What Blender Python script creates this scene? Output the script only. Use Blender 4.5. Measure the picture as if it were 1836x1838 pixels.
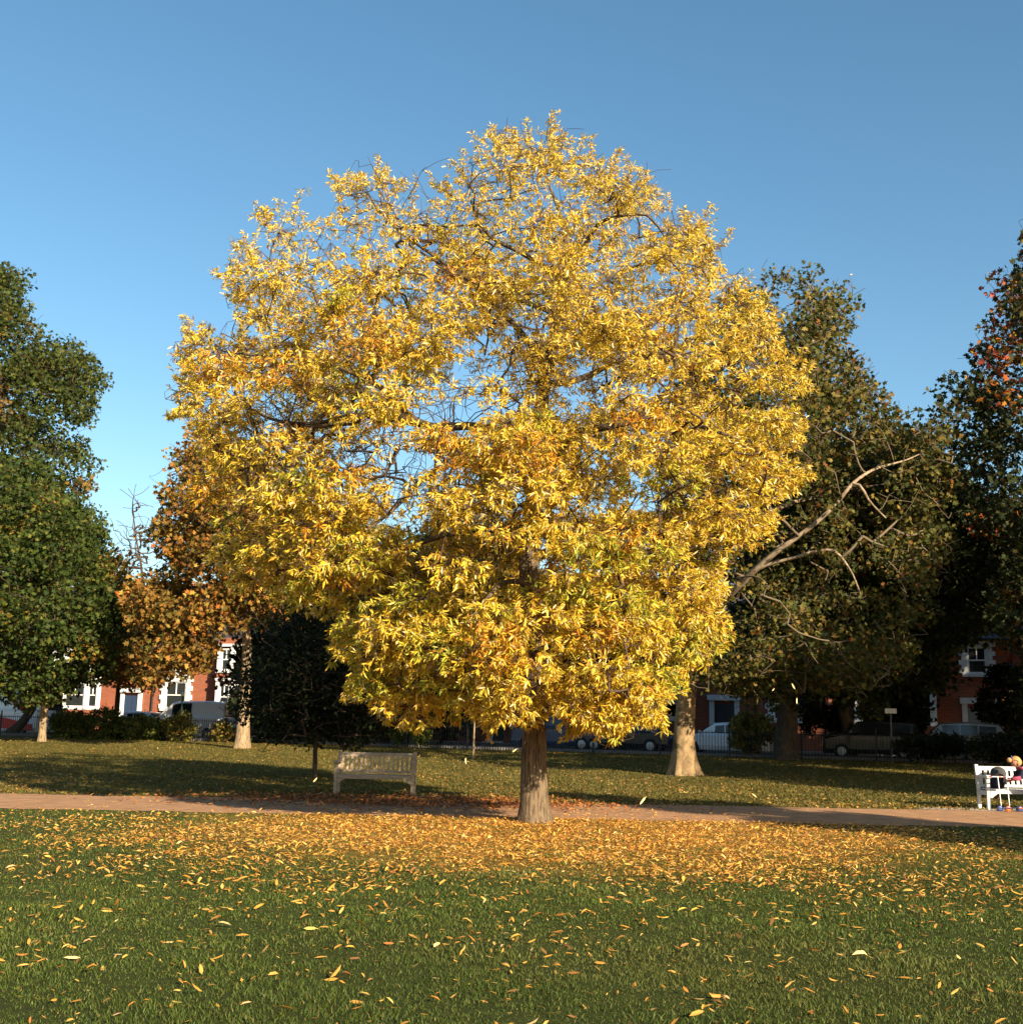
import bpy, bmesh, math, random
import numpy as np
from mathutils import Vector, Matrix

for o in list(bpy.data.objects):
    bpy.data.objects.remove(o)
S = bpy.context.scene
COL = S.collection
R = math.radians
random.seed(7)
rng = np.random.default_rng(7)

# ------------------------------------------------------------------ camera
F = 2118.0                       # focal length in pixels of the 1836 px wide photograph
CAMZ = 1.6
PITCH, ROLL = R(10.12), R(1.2)
rgt = Vector((1, 0, 0)); fwd = Vector((0, math.cos(PITCH), math.sin(PITCH))); upv = Vector((0, -math.sin(PITCH), math.cos(PITCH)))
rg2 = math.cos(ROLL) * rgt + math.sin(ROLL) * upv
up2 = -math.sin(ROLL) * rgt + math.cos(ROLL) * upv
cam_d = bpy.data.cameras.new('camera'); cam = bpy.data.objects.new('camera', cam_d); COL.objects.link(cam)
M = Matrix((rg2, up2, -fwd)).transposed().to_4x4(); M.translation = (0, 0, CAMZ)
cam.matrix_world = M
cam_d.sensor_fit = 'HORIZONTAL'; cam_d.sensor_width = 36.0; cam_d.lens = 36.0 * F / 1836
cam_d.clip_start = 0.1; cam_d.clip_end = 3000
S.camera = cam

def P(px, py, Y):
    """point at depth Y seen at photograph pixel (px, py) - used to take measurements off the photograph"""
    d = fwd + rg2 * ((px - 918) / F) - up2 * ((py - 919) / F)
    t = Y / d.y
    return Vector((d.x * t, Y, CAMZ + d.z * t))

# ------------------------------------------------------------------ light
SUN_AZ, SUN_EL = R(36), R(22.5)          # azimuth to the right of straight behind the camera
w = bpy.data.worlds.new('World'); S.world = w; w.use_nodes = True
nt = w.node_tree; bg = nt.nodes['Background']
sky = nt.nodes.new('ShaderNodeTexSky'); sky.sky_type = 'NISHITA'; sky.sun_disc = False
sky.sun_elevation = SUN_EL; sky.sun_rotation = R(180) - SUN_AZ
sky.altitude = 0; sky.air_density = 1.0; sky.dust_density = 0.7; sky.ozone_density = 1.6
hs = nt.nodes.new('ShaderNodeHueSaturation'); hs.inputs['Saturation'].default_value = 1.17; hs.inputs['Hue'].default_value = 0.488
nt.links.new(sky.outputs[0], hs.inputs['Color']); nt.links.new(hs.outputs[0], bg.inputs[0]); bg.inputs[1].default_value = 0.074
sd = bpy.data.lights.new('sun', 'SUN'); sd.energy = 5.0; sd.angle = R(0.5); sd.color = (1.0, 0.84, 0.62)
sun = bpy.data.objects.new('sun', sd); COL.objects.link(sun)
sdir = Vector((math.sin(SUN_AZ) * math.cos(SUN_EL), -math.cos(SUN_AZ) * math.cos(SUN_EL), math.sin(SUN_EL)))
sun.rotation_euler = sdir.to_track_quat('Z', 'Y').to_euler()
S.view_settings.view_transform = 'Standard'; S.view_settings.look = 'None'
S.view_settings.exposure = 1.34; S.view_settings.gamma = 1.0
S.cycles.max_bounces = 6; S.cycles.diffuse_bounces = 3; S.cycles.transmission_bounces = 4; S.cycles.transparent_max_bounces = 4

# ------------------------------------------------------------------ helpers
def tag(o, label=None, cat=None, group=None, kind=None):
    if label: o['label'] = label
    if cat: o['category'] = cat
    if group: o['group'] = group
    if kind: o['kind'] = kind
    return o

def empty(name, loc, label=None, cat=None, group=None, rz=0):
    o = bpy.data.objects.new(name, None); COL.objects.link(o)
    o.location = loc; o.rotation_euler = (0, 0, rz); o.empty_display_size = 0.3
    return tag(o, label, cat, group)

def link_mesh(name, me, mat, parent=None, world=False):
    """link a mesh; world=True means the mesh is in world coordinates and the parent is an un-rotated Empty"""
    o = bpy.data.objects.new(name, me); COL.objects.link(o)
    if mat: me.materials.append(mat)
    if parent is not None:
        o.parent = parent
        if world: o.matrix_parent_inverse = Matrix.Translation(-parent.location)
    return o

def np_mesh(name, verts, tris=None, quads=None, color=None, smooth=False, polys=None):
    me = bpy.data.meshes.new(name)
    verts = np.asarray(verts, dtype=np.float32)
    loops = []; starts = []; totals = []
    off = 0
    for arr, k in ((tris, 3), (quads, 4), polys if polys is not None else (None, 0)):
        if arr is None or len(arr) == 0: continue
        a = np.asarray(arr, dtype=np.int32).reshape(-1, k)
        loops.append(a.ravel()); n = len(a)
        starts.append(np.arange(n) * k + off); totals.append(np.full(n, k)); off += n * k
    loops = np.concatenate(loops); starts = np.concatenate(starts); totals = np.concatenate(totals)
    me.vertices.add(len(verts)); me.vertices.foreach_set('co', verts.ravel())
    me.loops.add(len(loops)); me.loops.foreach_set('vertex_index', loops.astype(np.int32))
    me.polygons.add(len(starts)); me.polygons.foreach_set('loop_start', starts.astype(np.int32))
    me.polygons.foreach_set('loop_total', totals.astype(np.int32))
    if smooth: me.polygons.foreach_set('use_smooth', np.ones(len(starts), dtype=bool))
    if color is not None:
        at = me.color_attributes.new('tint', 'FLOAT_COLOR', 'POINT')
        c = np.ones((len(verts), 4), dtype=np.float32); c[:, :3] = color
        at.data.foreach_set('color', c.ravel())
    me.update(calc_edges=True)
    return me

class MB:
    """collects simple shapes and builds ONE mesh"""
    def __init__(s): s.v = []; s.f = []
    def add(s, vs, fs):
        o = len(s.v); s.v += [tuple(v) for v in vs]; s.f += [tuple(i + o for i in f) for f in fs]
    def box(s, x0, x1, y0, y1, z0, z1, m=None):
        vs = [Vector(p) for p in ((x0,y0,z0),(x1,y0,z0),(x1,y1,z0),(x0,y1,z0),(x0,y0,z1),(x1,y0,z1),(x1,y1,z1),(x0,y1,z1))]
        if m: vs = [m @ v for v in vs]
        s.add(vs, [(0,3,2,1),(4,5,6,7),(0,1,5,4),(1,2,6,5),(2,3,7,6),(3,0,4,7)])
    def prism(s, pts, axis, a, b):
        """extrude a 2D outline along an axis (0 x, 1 y, 2 z)"""
        n = len(pts); vs = []
        for t in (a, b):
            for (p, q) in pts:
                vs.append({0: (t, p, q), 1: (p, t, q), 2: (p, q, t)}[axis])
        s.add(vs, [tuple(range(n))[::-1], tuple(range(n, 2 * n))] + [(i, (i + 1) % n, n + (i + 1) % n, n + i) for i in range(n)])
    def tube(s, pts, rad, n=8, cap=True):
        pts = [Vector(p) for p in pts]; rad = rad if hasattr(rad, '__len__') else [rad] * len(pts)
        vs = []; fs = []; k = len(pts)
        ref = Vector((0.3, 0.9, 0.2)).normalized()
        for i, p in enumerate(pts):
            t = (pts[min(i + 1, k - 1)] - pts[max(i - 1, 0)]).normalized()
            a = t.cross(ref if abs(t.dot(ref)) < 0.95 else Vector((1, 0, 0))).normalized(); b = t.cross(a)
            for j in range(n):
                an = 2 * math.pi * j / n
                vs.append(p + (a * math.cos(an) + b * math.sin(an)) * rad[i])
        for i in range(k - 1):
            for j in range(n):
                fs.append((i * n + j, i * n + (j + 1) % n, (i + 1) * n + (j + 1) % n, (i + 1) * n + j))
        if cap: fs += [tuple(range(n))[::-1], tuple(range((k - 1) * n, k * n))]
        s.add(vs, fs)
    def lathe(s, prof, c=(0, 0, 0), n=16, axis='z'):
        vs = []; fs = []
        for (r, z) in prof:
            for j in range(n):
                a = 2 * math.pi * j / n
                if axis == 'z': vs.append((c[0] + r * math.cos(a), c[1] + r * math.sin(a), c[2] + z))
                else: vs.append((c[0] + r * math.cos(a), c[1] + z, c[2] + r * math.sin(a)))
        for i in range(len(prof) - 1):
            for j in range(n):
                fs.append((i * n + j, i * n + (j + 1) % n, (i + 1) * n + (j + 1) % n, (i + 1) * n + j))
        fs += [tuple(range(n))[::-1], tuple(range((len(prof) - 1) * n, len(prof) * n))]
        s.add(vs, fs)
    def build(s, name, mat, parent=None, smooth=False, bevel=0):
        me = bpy.data.meshes.new(name); me.from_pydata(s.v, [], s.f); me.update()
        bm = bmesh.new(); bm.from_mesh(me); bmesh.ops.recalc_face_normals(bm, faces=bm.faces); bm.to_mesh(me); bm.free()
        if smooth:
            for p in me.polygons: p.use_smooth = True
        o = link_mesh(name, me, mat, parent)
        if bevel:
            b = o.modifiers.new('bevel', 'BEVEL'); b.width = bevel; b.segments = 2; b.limit_method = 'ANGLE'
        return o

# ------------------------------------------------------------------ materials
def mat(name, color, rough=0.8, spec=0.3, metal=0.0, noise=None, bump=None):
    """noise=(scale, amount, stretch), bump=(scale, strength, distance)"""
    m = bpy.data.materials.new(name); m.use_nodes = True
    n = m.node_tree; b = n.nodes['Principled BSDF']
    b.inputs['Base Color'].default_value = (*color, 1); b.inputs['Roughness'].default_value = rough
    b.inputs['Specular IOR Level'].default_value = spec; b.inputs['Metallic'].default_value = metal
    tc = n.nodes.new('ShaderNodeTexCoord')
    if noise:
        sc, am, st = noise
        mp = n.nodes.new('ShaderNodeMapping'); mp.inputs['Scale'].default_value = st
        nz = n.nodes.new('ShaderNodeTexNoise'); nz.inputs['Scale'].default_value = sc; nz.inputs['Detail'].default_value = 6
        nz.inputs['Roughness'].default_value = 0.65
        cr = n.nodes.new('ShaderNodeValToRGB')
        cr.color_ramp.elements[0].position = 0.3; cr.color_ramp.elements[1].position = 0.7
        cr.color_ramp.elements[0].color = (*[c * (1 - am) for c in color], 1); cr.color_ramp.elements[1].color = (*[min(1, c * (1 + am)) for c in color], 1)
        n.links.new(tc.outputs['Object'], mp.inputs[0]); n.links.new(mp.outputs[0], nz.inputs[0])
        n.links.new(nz.outputs[0], cr.inputs[0]); n.links.new(cr.outputs[0], b.inputs['Base Color'])
    if bump:
        nz = n.nodes.new('ShaderNodeTexNoise'); nz.inputs['Scale'].default_value = bump[0]; nz.inputs['Detail'].default_value = 8
        bp = n.nodes.new('ShaderNodeBump'); bp.inputs['Strength'].default_value = bump[1]; bp.inputs['Distance'].default_value = bump[2]
        if noise: n.links.new(mp.outputs[0], nz.inputs[0])
        else: n.links.new(tc.outputs['Object'], nz.inputs[0])
        n.links.new(nz.outputs[0], bp.inputs['Height']); n.links.new(bp.outputs[0], b.inputs['Normal'])
    return m

def leaf_mat(name, trans=0.3, rough=0.5, spec=0.3):
    m = bpy.data.materials.new(name); m.use_nodes = True
    n = m.node_tree; b = n.nodes['Principled BSDF']; out = n.nodes['Material Output']
    at = n.nodes.new('ShaderNodeAttribute'); at.attribute_name = 'tint'
    b.inputs['Roughness'].default_value = rough; b.inputs['Specular IOR Level'].default_value = spec
    tr = n.nodes.new('ShaderNodeBsdfTranslucent'); mx = n.nodes.new('ShaderNodeMixShader'); mx.inputs[0].default_value = trans
    n.links.new(at.outputs['Color'], b.inputs['Base Color']); n.links.new(at.outputs['Color'], tr.inputs['Color'])
    n.links.new(b.outputs[0], mx.inputs[1]); n.links.new(tr.outputs[0], mx.inputs[2]); n.links.new(mx.outputs[0], out.inputs['Surface'])
    return m

def bark_mat(name, c0, c1, sx=14, sz=2.2, bump=0.02, blot=None):
    m = bpy.data.materials.new(name); m.use_nodes = True
    n = m.node_tree; b = n.nodes['Principled BSDF']; b.inputs['Roughness'].default_value = 0.9; b.inputs['Specular IOR Level'].default_value = 0.15
    tc = n.nodes.new('ShaderNodeTexCoord'); mp = n.nodes.new('ShaderNodeMapping'); mp.inputs['Scale'].default_value = (sx, sx, sz)
    nz = n.nodes.new('ShaderNodeTexNoise'); nz.inputs['Scale'].default_value = 1.0; nz.inputs['Detail'].default_value = 7; nz.inputs['Roughness'].default_value = 0.62
    nz.inputs['Distortion'].default_value = 0.6
    cr = n.nodes.new('ShaderNodeValToRGB'); cr.color_ramp.elements[0].position = 0.36; cr.color_ramp.elements[1].position = 0.62
    cr.color_ramp.elements[0].color = (*c0, 1); cr.color_ramp.elements[1].color = (*c1, 1)
    bp = n.nodes.new('ShaderNodeBump'); bp.inputs['Strength'].default_value = 0.9; bp.inputs['Distance'].default_value = bump
    n.links.new(tc.outputs['Object'], mp.inputs[0]); n.links.new(mp.outputs[0], nz.inputs[0]); n.links.new(nz.outputs[0], cr.inputs[0])
    n.links.new(nz.outputs[0], bp.inputs['Height']); n.links.new(bp.outputs[0], b.inputs['Normal'])
    last = cr.outputs[0]
    if blot:
        n2 = n.nodes.new('ShaderNodeTexNoise'); n2.inputs['Scale'].default_value = blot[0]; n2.inputs['Detail'].default_value = 3
        r2 = n.nodes.new('ShaderNodeValToRGB'); r2.color_ramp.elements[0].position = blot[1]; r2.color_ramp.elements[1].position = blot[1] + 0.04
        mx = n.nodes.new('ShaderNodeMix'); mx.data_type = 'RGBA'
        n.links.new(tc.outputs['Object'], n2.inputs[0]); n.links.new(n2.outputs[0], r2.inputs[0]); n.links.new(r2.outputs[0], mx.inputs[0])
        n.links.new(last, mx.inputs[6]); mx.inputs[7].default_value = (*blot[2], 1); last = mx.outputs[2]
    n.links.new(last, b.inputs['Base Color'])
    return m

MT = dict(
    ash_bark=bark_mat('ash_bark', (0.05, 0.035, 0.022), (0.20, 0.145, 0.088), 34, 4, 0.03),
    plane_bark=bark_mat('plane_bark', (0.14, 0.095, 0.05), (0.31, 0.21, 0.105), 5, 3.2, 0.02, (2.4, 0.60, (0.10, 0.075, 0.04))),
    plane_limb=bark_mat('plane_limb', (0.15, 0.105, 0.065), (0.38, 0.29, 0.19), 5, 5, 0.01, (2.6, 0.60, (0.16, 0.12, 0.07))),
    dark_bark=bark_mat('dark_bark', (0.035, 0.026, 0.018), (0.10, 0.075, 0.05), 18, 4, 0.02),
    brown_bark=bark_mat('brown_bark', (0.13, 0.09, 0.05), (0.33, 0.24, 0.14), 16, 3, 0.02),
    pale_twig=mat('pale_twig', (0.13, 0.10, 0.065), 0.9, 0.1),
    twig=mat('twig', (0.075, 0.05, 0.034), 0.9, 0.1),
    ash_leaf=leaf_mat('ash_leaf', 0.34, 0.42, 0.35),
    leaf=leaf_mat('tree_leaf', 0.28, 0.6, 0.12),
    litter=leaf_mat('litter_leaf', 0.12, 0.6, 0.25),
    grass=leaf_mat('grass_blade', 0.25, 0.6, 0.2),
    old_wood=mat('weathered_teak', (0.35, 0.27, 0.19), 0.85, 0.2, noise=(9, 0.35, (1, 6, 6)), bump=(20, 0.4, 0.004)),
    white_paint=mat('white_paint', (0.82, 0.82, 0.80), 0.5, 0.4, noise=(6, 0.05, (1, 1, 1))),
    stone=mat('white_stucco', (0.72, 0.72, 0.70), 0.8, 0.2, noise=(3, 0.08, (1, 1, 1))),
    glass=mat('window_glass', (0.015, 0.018, 0.02), 0.08, 0.5),
    slate=mat('slate_roof', (0.055, 0.052, 0.058), 0.75, 0.3, noise=(2, 0.3, (1, 4, 4)), bump=(6, 0.4, 0.03)),
    terracotta=mat('terracotta', (0.34, 0.12, 0.06), 0.85, 0.2),
    rubber=mat('tyre_rubber', (0.02, 0.02, 0.02), 0.9, 0.2),
    rim=mat('wheel_alloy', (0.35, 0.36, 0.38), 0.35, 0.5, 0.8),
    black_metal=mat('black_railing', (0.015, 0.016, 0.018), 0.45, 0.4),
    concrete=mat('concrete', (0.42, 0.37, 0.30), 0.9, 0.2, noise=(12, 0.25, (1, 1, 1)), bump=(40, 0.4, 0.004)),
    green_metal=mat('green_post_paint', (0.05, 0.12, 0.09), 0.5, 0.4),
    asphalt=mat('asphalt', (0.06, 0.058, 0.055), 0.92, 0.2, noise=(3, 0.2, (1, 1, 1)), bump=(60, 0.4, 0.004)),
    paving=mat('paving', (0.22, 0.20, 0.18), 0.9, 0.2, noise=(2, 0.2, (1, 1, 1))),
)

def brick_mat():
    m = bpy.data.materials.new('red_brick'); m.use_nodes = True
    n = m.node_tree; b = n.nodes['Principled BSDF']; b.inputs['Roughness'].default_value = 0.9; b.inputs['Specular IOR Level'].default_value = 0.15
    tc = n.nodes.new('ShaderNodeTexCoord'); mp = n.nodes.new('ShaderNodeMapping'); mp.inputs['Rotation'].default_value = (R(90), 0, 0)
    br = n.nodes.new('ShaderNodeTexBrick'); br.inputs['Scale'].default_value = 1.0
    br.inputs['Brick Width'].default_value = 0.225; br.inputs['Row Height'].default_value = 0.075; br.inputs['Mortar Size'].default_value = 0.008
    br.inputs['Color1'].default_value = (0.34, 0.085, 0.035, 1); br.inputs['Color2'].default_value = (0.24, 0.06, 0.03, 1); br.inputs['Mortar'].default_value = (0.30, 0.2, 0.14, 1)
    n.links.new(tc.outputs['Object'], mp.inputs[0]); n.links.new(mp.outputs[0], br.inputs[0]); n.links.new(br.outputs[0], b.inputs['Base Color'])
    return m
MT['brick'] = brick_mat()

# ------------------------------------------------------------------ ground
def gz(x, y):
    """lawn height: level by the path, rising slightly to the street"""
    x = np.asarray(x, dtype=float); y = np.asarray(y, dtype=float)
    s = y + 0.363 * x                                # parallel to the street
    t = np.clip((s - 34) / 20, 0, 1)
    rise = 0.34 * t * t * (3 - 2 * t)
    near = np.clip((19.5 - y) / 4, 0, 1)
    bumps = near * (0.02 * np.sin(x * 0.9 + 1.3) * np.sin(y * 0.7) + 0.012 * np.sin(x * 2.3 + y * 1.7) + 0.008 * np.sin(x * 4.1 - y * 3.3))
    return rise + bumps

def path_edges(x):
    x = np.asarray(x, dtype=float)
    front = 20.62 + 0.025 * x + 0.05 * np.sin(x * 1.7) + 0.03 * np.sin(x * 4.3 + 1)
    back = 24.55 + 0.058 * x + 0.06 * np.sin(x * 1.3 + 2) + 0.04 * np.sin(x * 5.1)
    return front, back

def grid_mesh(name, xs, ys, zoff=0.0):
    X, Y = np.meshgrid(xs, ys); Z = gz(X, Y) + zoff
    v = np.stack([X.ravel(), Y.ravel(), Z.ravel()], 1)
    nx, ny = len(xs), len(ys)
    i = np.arange(ny - 1)[:, None] * nx + np.arange(nx - 1)[None]
    q = np.stack([i, i + 1, i + nx + 1, i + nx], -1).reshape(-1, 4)
    return np_mesh(name, v, quads=q, smooth=True)

def lawn_mat():
    m = bpy.data.materials.new('lawn'); m.use_nodes = True
    n = m.node_tree; N = n.nodes; L = n.links; b = N['Principled BSDF']
    b.inputs['Roughness'].default_value = 0.95; b.inputs['Specular IOR Level'].default_value = 0.1
    geo = N.new('ShaderNodeNewGeometry')
    def noise(sc, det=5, rough=0.6):
        z = N.new('ShaderNodeTexNoise'); z.inputs['Scale'].default_value = sc; z.inputs['Detail'].default_value = det; z.inputs['Roughness'].default_value = rough
        L.new(geo.outputs['Position'], z.inputs[0]); return z.outputs[0]
    def ramp(src, p0, p1, c0, c1):
        r = N.new('ShaderNodeValToRGB'); r.color_ramp.elements[0].position = p0; r.color_ramp.elements[1].position = p1
        r.color_ramp.elements[0].color = (*c0, 1); r.color_ramp.elements[1].color = (*c1, 1); L.new(src, r.inputs[0]); return r.outputs[0]
    def mix(f, a, c):
        x = N.new('ShaderNodeMix'); x.data_type = 'RGBA'; L.new(f, x.inputs[0])
        if isinstance(a, tuple): x.inputs[6].default_value = (*a, 1)
        else: L.new(a, x.inputs[6])
        if isinstance(c, tuple): x.inputs[7].default_value = (*c, 1)
        else: L.new(c, x.inputs[7])
        return x.outputs[2]
    near = ramp(noise(9, 8, 0.75), 0.3, 0.7, (0.030, 0.040, 0.009), (0.075, 0.090, 0.018))
    far = ramp(noise(5, 8, 0.8), 0.3, 0.7, (0.062, 0.062, 0.013), (0.135, 0.112, 0.025))
    sx = N.new('ShaderNodeSeparateXYZ'); L.new(geo.outputs['Position'], sx.inputs[0])
    mr = N.new('ShaderNodeMapRange'); mr.inputs[1].default_value = 19; mr.inputs[2].default_value = 25; L.new(sx.outputs[1], mr.inputs[0])
    base = mix(mr.outputs[0], near, far)
    # brown thatch and crumbled leaves scattered through the far lawn
    th = ramp(noise(2.2, 9, 0.8), 0.52, 0.66, (0, 0, 0), (1, 1, 1))
    thm = N.new('ShaderNodeMath'); thm.operation = 'MULTIPLY'; L.new(th, thm.inputs[0]); L.new(mr.outputs[0], thm.inputs[1])
    base = mix(thm.outputs[0], base, (0.24, 0.125, 0.035))
    # crushed leaf layer below the ash crown
    vd = N.new('ShaderNodeVectorMath'); vd.operation = 'SUBTRACT'; L.new(geo.outputs['Position'], vd.inputs[0]); vd.inputs[1].default_value = (0.7, 18.3, 0)
    vs = N.new('ShaderNodeVectorMath'); vs.operation = 'MULTIPLY'; L.new(vd.outputs[0], vs.inputs[0]); vs.inputs[1].default_value = (1, 1.15, 0)
    ln = N.new('ShaderNodeVectorMath'); ln.operation = 'LENGTH'; L.new(vs.outputs[0], ln.inputs[0])
    ad = N.new('ShaderNodeMath'); ad.operation = 'MULTIPLY_ADD'; L.new(noise(1.3, 8, 0.7), ad.inputs[0]); ad.inputs[1].default_value = 5.0; L.new(ln.outputs['Value'], ad.inputs[2])
    lm = N.new('ShaderNodeMapRange'); lm.inputs[1].default_value = 9.0; lm.inputs[2].default_value = 5.6; L.new(ad.outputs[0], lm.inputs[0])
    base = mix(lm.outputs[0], base, ramp(noise(22, 6, 0.8), 0.3, 0.7, (0.20, 0.095, 0.022), (0.50, 0.26, 0.055)))
    L.new(base, b.inputs['Base Color'])
    bp = N.new('ShaderNodeBump'); bp.inputs['Strength'].default_value = 1.0; bp.inputs['Distance'].default_value = 0.05
    L.new(noise(14, 10, 0.85), bp.inputs['Height']); L.new(bp.outputs[0], b.inputs['Normal'])
    return m

xs = np.unique(np.concatenate([np.linspace(-500, -60, 12), np.linspace(-60, -14, 24), np.linspace(-14, 14, 113), np.linspace(14, 60, 24), np.linspace(60, 500, 12)]))
ys = np.unique(np.concatenate([np.linspace(-80, 2, 10), np.linspace(2, 30, 113), np.linspace(30, 80, 51), np.linspace(80, 900, 14)]))
g = link_mesh('ground', grid_mesh('ground', xs, ys), lawn_mat()); tag(g, kind='structure')

# the footpath
px_ = np.linspace(-40, 40, 640); fr, bk = path_edges(px_)
fr = fr + rng.normal(0, 0.035, len(px_)); bk = bk + rng.normal(0, 0.035, len(px_))
v = np.concatenate([np.stack([px_, fr, np.full_like(px_, 0.006)], 1), np.stack([px_, bk, np.full_like(px_, 0.006)], 1)])
v[:, 2] += gz(v[:, 0], v[:, 1])
n_ = len(px_); i = np.arange(n_ - 1)
path_m = mat('path_tarmac', (0.34, 0.19, 0.098), 0.93, 0.15, noise=(2.6, 0.28, (1, 1, 1)), bump=(55, 0.6, 0.006))
po = link_mesh('path', np_mesh('path', v, quads=np.stack([i, i + 1, n_ + i + 1, n_ + i], 1)), path_m); tag(po, kind='structure')

# ------------------------------------------------------------------ geometry of foliage
def inside(poly, pts):
    x, y = pts[:, 0], pts[:, 1]; c = np.zeros(len(pts), bool); n = len(poly)
    for k in range(n):
        x1, y1 = poly[k]; x2, y2 = poly[(k + 1) % n]
        m = ((y1 > y) != (y2 > y))
        c ^= m & (x < (x2 - x1) * (y - y1) / ((y2 - y1) + 1e-12) + x1)
    return c

def edge_dist(poly, pts):
    a = np.asarray(poly); b = np.roll(a, -1, 0); d = b - a; L2 = (d ** 2).sum(1) + 1e-9
    best = np.full(len(pts), 1e9)
    for k in range(len(a)):
        t = np.clip(((pts - a[k]) @ d[k]) / L2[k], 0, 1)
        q = a[k] + t[:, None] * d[k]
        best = np.minimum(best, np.hypot(*(pts - q).T))
    return best

def unit(v): return v / (np.linalg.norm(v, axis=1, keepdims=True) + 1e-9)

def frames(dirs, rg):
    """random orthonormal frame around given directions"""
    U = unit(dirs); r = unit(rg.normal(size=U.shape)); V = unit(np.cross(U, r)); W = np.cross(U, V)
    return U, V, W

LANCE = (np.array([(0, 0, 0), (.30, .115, .03), (.66, .105, .02), (1, 0, -.10), (.66, -.105, .02), (.30, -.115, .03)], float), [(0, 1, 2, 3), (0, 3, 4, 5)])
MAPLE = (np.array([(0, 0, 0), (.12, .45, .03), (.42, .22, 0), (.62, .50, -.05), (.68, .16, 0), (1, 0, -.12), (.68, -.16, 0), (.62, -.50, -.05), (.42, -.22, 0), (.12, -.45, .03)], float),
         [(0, 1, 2, 5), (2, 3, 4, 5), (0, 5, 8, 9), (5, 6, 7, 8)])
OVAL = (np.array([(0, 0, 0), (.5, .36, .05), (1, 0, -.06), (.5, -.36, .05)], float), [(0, 1, 2, 3)])

def leaf_cloud(name, pos, U, V, W, size, tmpl, col, material, parent, widthf=1.0):
    tv, tf = tmpl; n = len(pos); k = len(tv)
    size = np.broadcast_to(np.asarray(size, float), (n,))
    vv = pos[:, None, :] + size[:, None, None] * (tv[None, :, 0:1] * U[:, None, :] + widthf * tv[None, :, 1:2] * V[:, None, :] + tv[None, :, 2:3] * W[:, None, :])
    f = (np.arange(n)[:, None, None] * k + np.asarray(tf)[None]).reshape(-1, 4)
    me = np_mesh(name, vv.reshape(-1, 3), quads=f, color=np.repeat(col, k, axis=0))
    return link_mesh(name, me, material, parent, world=True)

def palette(rg, n, cols, wts, jit=0.15):
    c = np.asarray(cols)[rg.choice(len(cols), n, p=np.asarray(wts) / np.sum(wts))]
    return np.clip(.86 * c * (1 + rg.normal(0, jit, (n, 1))) * (1 + rg.normal(0, jit * 0.3, (n, 3))), 0.003, 0.95)

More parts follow.
